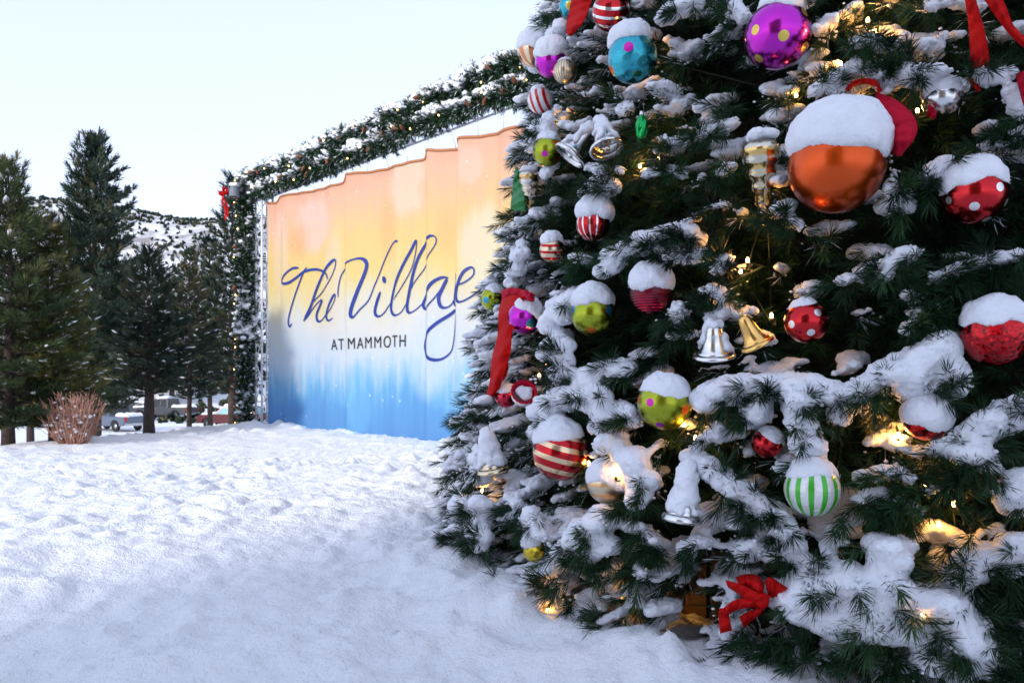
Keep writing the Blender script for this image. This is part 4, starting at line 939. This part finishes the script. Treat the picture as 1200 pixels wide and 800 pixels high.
strip('tail', [(671, -12), (668, 8), (664, 26), (663, 39)], [(696, -12), (692, 6), (684, 26), (669, 43)], [.14, .14, .13, .12], [.15, .16, .15, .13], .02, MT['velvet'], r)
r = rroot('long red ribbon falling down the left outline of the tree beside the banner', 595, 400)
strip('tail', [(589, 346), (584, 368), (583, 392), (576, 422), (574, 446), (570, 461)], [(614, 345), (612, 366), (601, 388), (598, 414), (590, 440), (582, 467)], [.08, .15, .11, .17, .12, .13], [.14, .11, .17, .12, .16, .10], .035, MT['velvet'], r)
strip('loop', [(587, 340), (600, 337), (616, 340), (627, 345)], [(588, 352), (602, 349), (618, 352), (626, 356)], [.10, .16, .16, .1], [.08, .12, .12, .08], .02, MT['velvet_pink'], r)
strip('tail', [(588, 425), (590, 438), (588, 448)], [(594, 420), (596, 430), (594, 440)], [.08, .09, .09], [.08, .09, .09], .01, MT['velvet'], r)
r = rroot('bright red crumpled bow low on the tree, resting on the snow above the front shoots', 880, 700)
strip('loop', [(850, 679), (868, 684), (888, 692), (905, 698)], [(853, 688), (866, 696), (880, 706), (892, 709)], [.16, .22, .22, .18], [.14, .18, .18, .15], .04, MT['velvet'], r)
strip('loop', [(896, 680), (903, 676), (915, 683), (927, 691)], [(900, 697), (906, 700), (914, 697), (920, 694)], [.16, .22, .2, .16], [.14, .18, .17, .14], .03, MT['velvet'], r)
strip('tail', [(846, 714), (858, 704), (874, 700), (892, 704)], [(849, 724), (860, 716), (875, 712), (890, 712)], [.16, .20, .2, .18], [.14, .17, .17, .16], .03, MT['velvet'], r)
strip('tail', [(843, 712), (842, 724), (844, 742)], [(852, 712), (855, 724), (858, 738)], [.16, .17, .16], [.17, .18, .17], .02, MT['velvet'], r)
strip('loop', [(862, 676), (874, 672), (888, 674), (896, 684)], [(868, 690), (878, 688), (888, 692), (894, 700)], [.10, .13, .14, .12], [.16, .2, .22, .18], .05, MT['velvet'], r)
strip('loop', [(866, 722), (876, 716), (888, 712), (898, 706)], [(872, 736), (880, 728), (890, 720), (897, 712)], [.12, .16, .18, .16], [.10, .14, .16, .14], .03, MT['velvet'], r)
V, Fc = blobs(np.zeros((1, 3)), np.array([[.028, .028, .032]]), 2); onto(mesh_np('knot', V + S_(893, 703, .20), Fc, MT['velvet']), r)
r = rroot('green ribbon tail hanging at the upper left outline of the tree', 606, 222)
strip('tail', [(604, 195), (601, 215), (599, 234), (598, 246)], [(607, 196), (612, 214), (615, 232), (616, 248)], [.08, .09, .09, .08], [.1, .1, .1, .1], .01, MT['green_ribbon'], r)

LAMP_W = .21
# warm lamps strung through the boughs
LAMPS = [(1017, 24, .03, 2), (1027, 37, .03, 1.8), (1075, 130, -.04, .7), (933, 112, -.05, .5), (763, 62, .0, .8), (750, 195, .06, 2), (772, 186, -.04, .7), (657, 148, .0, 1.6), (876, 305, .02, 2), (868, 318, -.05, .6),
 (722, 555, .15, .6), (742, 568, .17, .7), (801, 497, .02, .7), (815, 513, .03, .8), (690, 543, .04, .4), (642, 714, .10, 2.2), (741, 696, -.1, .7), (1122, 635, -.06, .8), (1080, 719, .22, .7), (1053, 510, .0, 1.8), (1118, 590, -.04, .8), (1085, 570, -.06, .5),
 (632, 440, .0, .6), (565, 575, .05, .5), (781, 706, -.45, .5), (1010, 128, -.08, .4), (985, 75, -.06, .5), (628, 215, .0, .5), (904, 370, -.06, .5), (900, 235, -.02, .5), (640, 425, -.05, .3), (1100, 615, -.1, .6)]
ls = thing('light_string', 'string of small warm lamps wound through the boughs of the snowy christmas tree', 'fairy lights', S_(880, 400, -.05)); lo = np.array(ls.location)
order = sorted(range(len(LAMPS)), key=lambda k: (round(LAMPS[k][1] / 90), LAMPS[k][0] * (1 if round(LAMPS[k][1] / 90) % 2 else -1)))
pts = []
for k in order:
    px, py, off, pw = LAMPS[k]; c = S_(px, py, off); ORN.append((c, .020, .06)); pts.append(S_(px, py, off - .28)); pts.append(S_(px + 4, py + 3, off - .14)); pts.append(c - np.array([0, 0, .03]))
    V, Fc = blobs(np.zeros((1, 3)), np.array([[.0075, .0075, .014]]), 2)
    b = mesh_np('bulb', V, Fc, MT['bulb'], ls, True, loc=c - lo)
    V, q = lathe([(.007, -.010), (.0075, -.026), (.001, -.028)], 12); mesh_np('socket', V, q, MT['wire'], b)
    L = bpy.data.lights.new('bulb_glow', 'POINT'); L.energy = LAMP_W * pw; L.color = (1.0, .42, .07); L.shadow_soft_size = .02
    lo_ = bpy.data.objects.new('bulb_glow', L); COL.objects.link(lo_); lo_.parent = b
P = cat_rom(np.array(pts), 5); mb = MB(); mb.tube(P - lo, .004, 5); mb.build('cord', MT['wire'], ls)
# bow on the tower head
bc = b3(-1.42, .46, 6.1); r = thing('ribbon_bow', 'small red bow with long tails on the head of the left truss tower', 'ribbon', bc, 0, None)
def flat_strip(name, P, W, wd, mat, root, th=.006):
    P = cat_rom(np.array(P, float), 6); n = len(P); W = np.interp(np.linspace(0, 1, n), np.linspace(0, 1, len(W)), W); wd = np.asarray(wd, float)
    T = norm(np.gradient(P, axis=0)); Nn = norm(np.cross(T, wd)); V = []
    for i in range(n):
        for s, k in ((-1, 1), (1, 1), (1, -1), (-1, -1)): V.append(P[i] + wd * s * W[i] / 2 + Nn[i] * k * th / 2)
    i, j = np.meshgrid(np.arange(n - 1), np.arange(4), indexing='ij')
    q = np.stack([i * 4 + j, i * 4 + (j + 1) % 4, (i + 1) * 4 + (j + 1) % 4, (i + 1) * 4 + j], -1).reshape(-1, 4)
    return mesh_np(name, np.array(V), [q, np.array([[0, 3, 2, 1], [n * 4 - 4, n * 4 - 3, n * 4 - 2, n * 4 - 1]])], mat, root, True)
wx = UX * .9 + UY * .2
flat_strip('tail', [(0, 0, 0), UY * .06 + UZ * -.2, UX * .05 + UZ * -.45, UX * .07 + UZ * -.72], [.09, .14, .15, .17], norm(wx), MT['velvet'], r)
flat_strip('tail', [(0, 0, 0), UX * .08 + UY * .07 + UZ * -.15, UX * .16 + UZ * -.36, UX * .19 + UZ * -.66], [.09, .12, .13, .15], norm(wx), MT['velvet'], r)
for s in (-1, 1): flat_strip('loop', [(0, 0, 0), UX * .10 * s + UY * .06 + UZ * .09, UX * .20 * s + UZ * .07, UX * .18 * s + UZ * -.05, UX * .07 * s + UY * .02 - UZ * .02, (0, 0, 0)], [.08, .12, .14, .12, .08], norm(UY + .3 * UZ), MT['velvet'], r)
V, Fc = blobs(np.zeros((1, 3)), np.array([[.05, .05, .055]]), 2); mesh_np('knot', V, Fc, MT['velvet'], r)
C = np.array([[rng.uniform(-.14, .14), rng.uniform(-.06, .06), .07] for _ in range(26)]); V, Fc = blobs(C, np.full(26, .04), 1); remesh('snow_cap', V, Fc, .016, MT['snow'], r, 2, .006, .05)

# main snow masses of the crown: lines of lumps lying on boughs (picture position, radius in picture units, stand-off)
MASS = [
 ([(800, 474), (835, 464), (870, 452), (905, 456), (940, 452), (975, 462), (1005, 466)], 17, .10),
 ([(1000, 462), (1040, 446), (1070, 430), (1100, 408), (1122, 388)], 20, .10),
 ([(895, 470), (880, 490)], 14, .08), ([(935, 470), (942, 505), (950, 540)], 17, .14), ([(980, 475), (985, 490)], 14, .08),
 ([(1075, 445), (1080, 475), (1082, 498)], 28, .12), ([(1105, 430), (1115, 450)], 20, .1),
 ([(1125, 530), (1155, 500), (1200, 478), (1235, 465)], 20, .10), ([(1150, 520), (1155, 545)], 14, .08), ([(1110, 520), (1095, 528)], 12, .1),
 ([(815, 540), (845, 562), (880, 585), (915, 612), (930, 640)], 15, .10), ([(870, 640), (900, 645), (940, 655), (960, 668)], 11, .08),
 ([(925, 700), (960, 690), (1000, 690), (1040, 692), (1075, 705), (1110, 715), (1130, 745)], 27, .12), ([(960, 715), (1010, 725), (1050, 735)], 30, .12), ([(1085, 735), (1095, 770)], 22, .12),
 ([(1040, 640), (1045, 665)], 20, .16), ([(1130, 668), (1165, 655), (1200, 648), (1240, 645)], 22, .10), ([(1125, 680), (1135, 700)], 12, .1), ([(1190, 590), (1205, 560)], 20, .1), ([(1140, 765), (1160, 780)], 18, .1),
 ([(640, 478), (665, 462), (690, 470)], 16, .10), ([(690, 440), (700, 470), (708, 500)], 16, .10), ([(655, 490), (640, 508)], 15, .12), ([(715, 520), (735, 540), (752, 560), (745, 585)], 18, .12), ([(700, 535), (708, 560)], 18, .12), ([(730, 480), (745, 495)], 13, .08), ([(708, 430), (735, 432)], 13, .08),
 ([(670, 640), (690, 622), (712, 605)], 17, .10), ([(655, 650), (690, 648), (715, 640)], 14, .1), ([(640, 640), (628, 622), (622, 608)], 14, .12),
 ([(640, 385), (655, 365), (668, 352)], 15, .10), ([(632, 378), (640, 400), (650, 415)], 17, .10), ([(655, 395), (662, 415), (655, 440)], 13, .1),
 ([(715, 300), (735, 292), (760, 282), (790, 274), (815, 280)], 13, .10), ([(760, 285), (790, 300), (820, 298)], 11, .1), ([(708, 318), (725, 305)], 12, .1),
 ([(800, 262), (830, 248), (850, 240)], 6, .08), ([(845, 345), (830, 340)], 10, .08), ([(850, 300), (840, 318)], 8, .08), ([(832, 372), (850, 365)], 10, .1),
 ([(790, 360), (800, 372)], 9, .08), ([(785, 395), (815, 390)], 6, .06),
 ([(990, 92), (1010, 78), (1030, 90), (1036, 104)], 11, .10), ([(960, 105), (985, 98)], 11, .08), ([(1050, 85), (1075, 90), (1100, 90), (1110, 105)], 14, .10), ([(1000, 52), (1020, 48), (1040, 55)], 9, .08), ([(1062, 82), (1052, 92)], 9, .08),
 ([(1035, 200), (1050, 225), (1060, 240)], 12, .1), ([(1085, 208), (1110, 195)], 14, .1), ([(920, 255), (935, 265)], 8, .08), ([(910, 250), (925, 242)], 10, .08),
 ([(1150, 175), (1175, 165), (1205, 152)], 8, .08), ([(1140, 85), (1160, 92), (1185, 85)], 10, .10), ([(1185, 105), (1195, 130)], 10, .1),
 ([(1035, 325), (1050, 305), (1065, 295)], 11, .08), ([(1100, 325), (1125, 315), (1160, 305), (1200, 298)], 9, .08), ([(1060, 345), (1075, 350)], 7, .06), ([(985, 330), (1005, 325)], 8, .06), ([(1070, 365), (1095, 360)], 8, .06), ([(1060, 385), (1080, 380)], 8, .06),
 ([(1010, 560), (1040, 552), (1065, 560)], 10, .08), ([(1005, 585), (1030, 578), (1060, 590), (1075, 598)], 9, .08), ([(1080, 575), (1105, 572)], 6, .06),
 ([(780, 20), (800, 8), (815, 0)], 12, .1), ([(690, 225), (705, 215), (715, 222)], 12, .1), ([(730, 130), (735, 125)], 9, .08), ([(820, 162), (838, 152), (860, 145)], 8, .08), ([(770, 165), (790, 170)], 7, .06),
 ([(620, 170), (632, 158), (640, 150)], 12, .1), ([(612, 290), (605, 310), (600, 335)], 11, .12), ([(650, 125), (640, 140)], 9, .08), ([(570, 528), (562, 545), (560, 560)], 14, .1), ([(588, 520), (598, 535)], 10, .1),
 ([(540, 590), (560, 592), (565, 615), (560, 635)], 13, .1), ([(600, 580), (612, 600)], 9, .08), ([(590, 470), (605, 435), (598, 450)], 12, .1), ([(625, 450), (618, 440)], 13, .1),
 ([(735, 615), (760, 625), (770, 640)], 9, .08), ([(800, 640), (830, 632)], 10, .08), ([(745, 665), (760, 675)], 7, .06), ([(845, 500), (820, 520)], 9, .08), ([(660, 30), (640, 45)], 10, .1), ([(630, 60), (622, 75)], 10, .1), ([(930, 10), (950, 0)], 8, .06), ([(1085, 10), (1110, 0)], 8, .06),
 ([(870, 20), (860, 10)], 9, .08), ([(755, 205), (780, 198), (800, 205)], 7, .06), ([(690, 195), (730, 200)], 6, .06), ([(845, 205), (858, 195)], 7, .06), ([(650, 190), (640, 200)], 8, .06), ([(670, 300), (690, 305)], 7, .06),
]
MC, MRad = [], []
for pts, r, off in MASS:
    Pp = cat_rom(np.array(pts, float), 10) if len(pts) > 1 else np.array(pts, float)
    for k, (x, y) in enumerate(Pp):
        for q in range(2):
            c = S_(x + rng.normal(0, r * .25), y + rng.normal(0, r * .22), off + rng.normal(0, .03))
            rr = r / F * c[1] * rng.uniform(.62, 1.0)
            MC.append(c); MRad.append([rr * 1.12, rr * 1.12, rr * rng.uniform(.68, .92)])
MC, MRad = np.array(MC), np.array(MRad)

# shoots: boughs in staggered rings, each with a fan of bottle-brush shoots
phc = math.atan2(-TC[1], -TC[0])
TP, TA, TLn, TLOD, TSN, SEG = [], [], [], [], [], []
z = .06; row = 0
while z < 15.0:
    R = max(.05, TR0 - TSL * z); lodz = z > 4.7
    n = int(2 * math.pi * R / (.20 if not lodz else .5)) + 3
    for k in range(n):
        ph = (k + .5 * (row % 2) + rnd.uniform(-.35, .35)) / n * 2 * math.pi
        dph = (ph - phc + math.pi) % (2 * math.pi) - math.pi
        out = np.array([math.cos(ph), math.sin(ph), 0]); lat = np.array([-out[1], out[0], 0])
        rt = R + rnd.uniform(-.24, .05); zz_ = z + rnd.uniform(-.09, .09)
        tip = XO + out * rt + np.array([0, 0, zz_])
        ppx = 600 + F * tip[0] / max(.5, tip[1])
        det = (abs(dph) < 1.75 and not lodz and ppx < 1290 and tip[1] > 0)
        if abs(dph) > 2.0 and rnd.random() < .5: continue
        droop = rnd.uniform(.02, .26); z1 = max(.05, zz_)
        st = XO + out * (rt - .50) + np.array([0, 0, z1 + .04])
        mid = XO + out * (rt - .22) + np.array([0, 0, z1 + .07]) + lat * rnd.uniform(-.05, .05)
        end = tip + np.array([0, 0, -droop * .45 + .02]); end[2] = max(end[2], .05)
        C = cat_rom(np.array([st, mid, end]), 4); 
        if det and not (760 < ppx < 860 and zz_ < .5): SEG.append(C)
        snowy = .95 * vn3(tip[0] * 1.7, tip[1] * 1.7, tip[2] * 2.1, 71) + rnd.uniform(-.55, .75)
        for s, sd in ((.25, 1), (.3, -1), (.5, -1), (.55, 1), (.75, 1), (.8, -1), (1., 0), (.92, .4)) if det else ((.5, 1), (.6, -1), (1., 0)):
            b = C[min(len(C) - 1, int(s * (len(C) - 1)))]
            tn = norm(C[min(len(C) - 1, int(s * 7) + 1)] - C[max(0, int(s * 7) - 1)])
            a = norm(tn * rnd.uniform(.5, 1) + lat * sd * rnd.uniform(.5, 1.1) + np.array([0, 0, rnd.gauss(.10, .26)]) + out * .25)
            TP.append(b - a * .02); TA.append(a); TLn.append(rnd.uniform(.10, .17) if det else rnd.uniform(.22, .34)); TLOD.append(det); TSN.append(snowy)
    z += .135 if not lodz else .36; row += 1
TP, TA, TLn, TLOD, TSN = np.array(TP), norm(np.array(TA)), np.array(TLn), np.array(TLOD), np.array(TSN)
# keep shoots out of the ornaments and the snow masses
ctr = TP + TA * (TLn * .6)[:, None]; ok = np.ones(len(TP), bool)
eye = np.array([0, 0, EYE])
for c, r, ln in ORN:
    ax = norm(np.append(norm(c[:2] - TC), .0) + norm(eye - c)); 
    for pnt in (ctr, TP + TA * (TLn + .05)[:, None]):
        d = pnt - c; al = np.clip(d @ ax, 0, ln); dist = np.linalg.norm(d - al[:, None] * ax, axis=1); ok &= dist > r * 1.05 + .015
for c, r in zip(MC[::2], MRad[::2]):
    d = np.linalg.norm((ctr - c) / r, axis=1); ok &= ~((d < .95) & (rng.random(len(ctr)) < .8))
# the low opening beside the plank skirt
hx_, hy_ = proj(ctr)
ok &= ~((hx_ > 772) & (hx_ < 842) & (hy_ > 690) & (np.linalg.norm(ctr[:, :2] - TC, axis=1) > 3.0) & (ctr[:, 1] > 0))
TP, TA, TLn, TLOD, TSN, ctr = [a[ok] for a in (TP, TA, TLn, TLOD, TSN, ctr)]
# shoots that stick out of the snow masses
pk = []
for c, r in zip(MC, MRad):
    for _ in range(2):
        if rng.random() < .17:
            n_ = norm(rng.normal(size=3) + np.array([-.3, -.9, -.6]))
            if n_[2] > .35: continue
            pk.append((c + n_ * r * .5, norm(n_ * .7 + np.append(norm(c[:2] - TC), 0) * .5 + rng.normal(0, .35, 3)), rng.uniform(.06, .12)))
for x, y, n_ in [(885, 757, 7), (920, 748, 7), (903, 785, 7), (945, 782, 6), (1010, 778, 6), (1036, 766, 5), (868, 792, 5), (1046, 684, 4), (735, 590, 5), (700, 655, 4), (1150, 715, 6), (1185, 735, 6), (1170, 790, 6), (1125, 640, 4), (1045, 475, 4), (1085, 470, 3), (880, 590, 4), (560, 640, 4), (535, 650, 5), (585, 690, 5), (660, 690, 5), (700, 720, 5), (640, 690, 4), (1120, 560, 4), (990, 600, 4)]:
    for _ in range(n_):
        c = S_(x + rng.normal(0, 9), y + rng.normal(0, 8), rng.uniform(.04, .14)); c[2] = max(c[2], .05)
        pk.append((c, norm(np.append(norm(c[:2] - TC), 0) * .8 + rng.normal(0, .45, 3) + np.array([0, 0, -.1])), rng.uniform(.07, .13)))
pP, pA, pL = np.array([p[0] for p in pk]), np.array([p[1] for p in pk]), np.array([p[2] for p in pk])
okp = np.ones(len(pP), bool)
for c, r, ln in ORN:
    ax = norm(eye - c)
    for pnt in (pP, pP + pA * (pL + .05)[:, None]):
        d = pnt - c; al = np.clip(d @ ax, 0, ln); okp &= np.linalg.norm(d - al[:, None] * ax, axis=1) > r * 1.05 + .012
pP, pA, pL = pP[okp], pA[okp], pL[okp]
TP = np.vstack([TP, pP]); TA = np.vstack([TA, pA]); TLn = np.concatenate([TLn, pL]); TLOD = np.concatenate([TLOD, np.ones(len(pP), bool)]); TSN = np.concatenate([TSN, np.full(len(pP), -9.)]); ctr = np.vstack([ctr, pP])
NPER = 60
hx_, hy_ = proj(ctr)
leftish = sstep(860, 560, hx_) * .26 + sstep(520, 640, hy_) * .20 - sstep(470, 250, hy_) * .24 * sstep(640, 780, hx_)
sn = TLOD & (TSN + leftish + rng.normal(0, .22, len(TSN)) > .15) & (np.linalg.norm(ctr[:, :2] - TC, axis=1) > TR0 - TSL * ctr[:, 2] - .17) & (TA[:, 2] > -.75)
print('shoots', TLOD.sum(), (~TLOD).sum(), len(pP))
V1, Q1, T1 = brush(TP[TLOD], TA[TLOD], TLn[TLOD], NPER, .092, .0034, rng, (.45, 1.05), .5, .02, sn[TLOD])
far = ~TLOD
V2, Q2, T2 = brush(TP[far], TA[far], TLn[far], 34, .13, .011, rng, (.45, 1.1), .5)
bt = np.clip(.42 + .33 * vn3(TP[:, 0] * 2.2, TP[:, 1] * 2.2, TP[:, 2] * 2.2, 91) + rng.normal(0, .15, len(TP)), 0, 1)
bt = np.clip(bt, 0, .93); nd = TLOD.sum(); fro = np.where(sn[TLOD], .10, .0)[:, None]
tn_ = np.where(rng.random((nd, NPER)) < fro, 1.0, bt[TLOD][:, None]).ravel()
tone = np.concatenate([np.repeat(tn_, 5), np.repeat(bt[far], 34 * 5)])
nV = len(V1)
mesh_np('crown', np.vstack([V1, V2]) - XO, [np.vstack([Q1, Q2 + nV]), np.vstack([T1, T2 + nV])], MT['needle'], xt, False, {'tone': tone})
mb = MB()
for Cc in SEG: mb.tube(Cc - XO, np.linspace(.012, .004, len(Cc)), 4)
mb.build('boughs', MT['wire'], xt)
# mast and the frame cone inside, painted near-black as shade in the gaps, plank skirt at the foot
mb = MB(); mb.tube([(0, 0, 0), (0, 0, 8), (0, 0, HTOP - .3)], [.16, .12, .04], 12); mb.build('trunk', MT['bark'], xt)
th = np.linspace(0, 2 * np.pi, 73)[:-1]
V, q = lathe([(.05, HTOP - 1.6), (TR0 - .60 - TSL * .30, .30)], 72); mesh_np('inner_shade_frame', V, q, MT['shade_frame'], xt, True)
mb = MB()
for k in range(72):
    a0, a1 = th[k] + .004, th[k] + 2 * np.pi / 72 - .004; r0, r1 = 3.02, 3.05
    Vb = [[r * math.cos(a), r * math.sin(a), zq] for zq in (-.05, .34) for r, a in ((r0, a0), (r1, a0), (r1, a1), (r0, a1))]
    mb.add(Vb, np.array([[0, 3, 2, 1], [4, 5, 6, 7], [0, 1, 5, 4], [1, 2, 6, 5], [2, 3, 7, 6], [3, 0, 4, 7]]))
mb.build('plank_skirt', MT['wood'], xt, False)
# snow lying on the shoots
bC, bR = [], []
for b, a, l in zip(TP[sn], TA[sn], TLn[sn]):
    h = norm(np.array([a[0], a[1], .25 * a[2]]))
    rs = .018 + .034 * rng.random() ** 1.3
    for k in np.linspace(.05, 1.12, 8):
        r = rs * (1.15 - .42 * k) * rng.uniform(.88, 1.12)
        bC.append(b + h * l * k * .9 + a * l * k * .1 + np.array([0, 0, .016 + r * .55]) + rng.normal(0, .004, 3)); bR.append([r * 1.35, r * 1.35, r * .72])
# looser crumbs
cr = rng.choice(np.where(sn)[0], 9000); fC, fR = [], []
for ii in cr:
    r = rng.uniform(.0025, .0075); d = norm(rng.normal(size=3)); d[2] = abs(d[2]) * .6
    fC.append(TP[ii] + TA[ii] * TLn[ii] * rng.uniform(.1, 1.2) + d * rng.uniform(.02, .075)); fR.append([r * 1.4, r * 1.4, r])
bC, bR = np.array(bC), np.array(bR); okb = np.ones(len(bC), bool)
for c, r, ln in ORN:
    ax = norm(np.append(norm(c[:2] - TC), .0) + norm(eye - c)); d = bC - c
    al = np.clip(d @ ax, 0, ln); okb &= np.linalg.norm(d - al[:, None] * ax, axis=1) > r * 1.02 + .01
bC, bR = bC[okb], bR[okb]
for ii in rng.choice(len(MC), 7000):
    d = norm(rng.normal(size=3) + np.array([-.2, -.5, -.1])); r = rng.uniform(.003, .009)
    fC.append(MC[ii] + d * MRad[ii] * rng.uniform(.95, 1.12)); fR.append([r * 1.3, r * 1.3, r])
fC, fR = np.array(fC), np.array(fR); okf = np.ones(len(fC), bool)
for c, r, ln in ORN:
    d = fC - c; al = np.clip(d @ norm(eye - c), 0, ln); okf &= np.linalg.norm(d - al[:, None] * norm(eye - c), axis=1) > r * 1.04
V0, F0 = blobs(fC[okf], fR[okf], 1)
mesh_np('snow_flecks', V0 - XO, F0, MT['snow'], xt)['kind'] = 'stuff'
okm = np.ones(len(MC), bool)
for c, r, ln in ORN:
    d = MC - c; al = np.clip(d @ norm(eye - c), 0, ln); okm &= np.linalg.norm(d - al[:, None] * norm(eye - c), axis=1) > r * 1.0 + MRad[:, 0] * .55
V1, F1 = blobs(bC, bR, 1); V2, F2 = blobs(MC[okm], MRad[okm], 2)
sv = np.vstack([V1, V2]); sv[:, 2] = np.maximum(sv[:, 2], -.05)
remesh('snow_cover', sv - XO, np.vstack([F1, F2 + len(V1)]), .0095, MT['snow'], xt, 9, .006, .022)
# ------------------------------------------------------------------ unseen lodge added at the viewer's back to shade the tree and near snow
LX0, LX1, LY0, LY1, LH = -9.45, -1.3, -17.0, -7.0, 9.2
lg = thing('added_shade_lodge', 'added unseen lodge behind the viewer shading the christmas tree and the near snow', 'added building', (-6.5, -12, 0))
MT['timber'] = simple('brown_timber_cladding', (.30, .21, .14, 1), .8, var=.35, vscale=2, bump=.6, bscale=6, bdist=.02)
MT['trim'] = simple('pale_window_trim', (.5, .48, .44, 1), .6)
m = MB(); m.box((LX0, LY0, -.2), (LX1, LY1, LH)); onto(m.build('wall', MT['timber'], None, False), lg)
ym = (LY0 + LY1) / 2
m = MB(); RP = np.array([[LX0 - .12, LY0 - .7, LH - .25], [LX0 - .12, ym, LH + 3.4], [LX0 - .12, LY1 + .7, LH - .25], [LX0 - .12, LY1 + .7, LH + .1], [LX0 - .12, ym, LH + 3.8], [LX0 - .12, LY0 - .7, LH + .1]])
RP2 = RP.copy(); RP2[:, 0] = LX1 + .12
i = np.arange(6); m.add(np.vstack([RP, RP2]), [np.stack([i, (i + 1) % 6, 6 + (i + 1) % 6, 6 + i], -1), np.array([[0, 1, 4, 5], [1, 2, 3, 4], [11, 10, 7, 6], [10, 9, 8, 7]])]); onto(m.build('roof', MT['far_snow'], None, False), lg)
for fl in range(3):
    for k in range(3):
        x = LX0 + 1.6 + k * 2.7; z0 = .9 + fl * 2.9
        m = MB(); m.box((x - .08, LY1 + .003, z0 - .08), (x + 1.28, LY1 + .05, z0 + 1.58)); f = onto(m.build('window', MT['trim'], None, False), lg)
        m = MB(); m.box((x, LY1 + .03, z0), (x + 1.2, LY1 + .056, z0 + 1.5)); p = m.build('pane', MT['glass'], None, False); p.parent = f
# ------------------------------------------------------------------ light, sky, camera
SUN_EL, SUN_AZ = 21.0, -146.0
w = bpy.data.worlds.new('World'); S.world = w; w.use_nodes = True; nt = w.node_tree
sky = nt.nodes.new('ShaderNodeTexSky'); sky.sky_type = 'NISHITA'; sky.sun_disc = False
sky.sun_elevation = R_(SUN_EL); sky.sun_rotation = R_(SUN_AZ); sky.altitude = 1000; sky.air_density = 1.0; sky.dust_density = 1.0; sky.ozone_density = 1.0
hs = nt.nodes.new('ShaderNodeGamma'); hs.inputs['Gamma'].default_value = .26; nt.links.new(sky.outputs[0], hs.inputs['Color']); tn = nt.nodes.new('ShaderNodeMix'); tn.data_type = 'RGBA'; tn.blend_type = 'MULTIPLY'; tn.inputs[0].default_value = 1; tn.inputs[7].default_value = (.89, .905, 1.085, 1); nt.links.new(hs.outputs[0], tn.inputs[6]); nt.links.new(tn.outputs[2], nt.nodes['Background'].inputs[0]); nt.nodes['Background'].inputs[1].default_value = .15
sl = bpy.data.lights.new('sun', 'SUN'); sl.energy = .56; sl.angle = R_(4); sl.color = (1, .93, .86)
so = bpy.data.objects.new('sun', sl); COL.objects.link(so)
az = R_(SUN_AZ); dv = Vector((math.sin(az) * math.cos(R_(21)), math.cos(az) * math.cos(R_(21)), math.sin(R_(21))))
so.rotation_euler = dv.to_track_quat('Z', 'Y').to_euler(); so.location = (0, 0, 30)
cd = bpy.data.cameras.new('camera'); cam = bpy.data.objects.new('camera', cd); COL.objects.link(cam); S.camera = cam
cam.location = (0, 0, EYE); cam.rotation_euler = (R_(90), 0, 0); cd.sensor_width = 36; cd.lens = 36 * F / 1200; cd.shift_y = (HZ - 400) / 1200
cd.clip_start = .05; cd.clip_end = 3000
cd.dof.use_dof = True; cd.dof.focus_distance = 4.2; cd.dof.aperture_fstop = 5
S.view_settings.view_transform = 'Standard'; S.view_settings.look = 'None'; S.view_settings.gamma = 1; S.view_settings.exposure = 2.6; S.view_settings.use_curve_mapping = False
S.render.engine = 'CYCLES'; S.cycles.use_denoising = True; S.cycles.max_bounces = 6; S.cycles.diffuse_bounces = 3; S.cycles.glossy_bounces = 3; S.cycles.caustics_reflective = False; S.cycles.caustics_refractive = False
# lying snow on a thing is a part nobody would count in pieces
for o in bpy.data.objects:
    if o.parent is not None and o.type == 'MESH' and o.name.split('.')[0] in ('snow', 'snow_cover', 'snow_dusting', 'snow_cap', 'snow_fill'): o['kind'] = 'stuff'
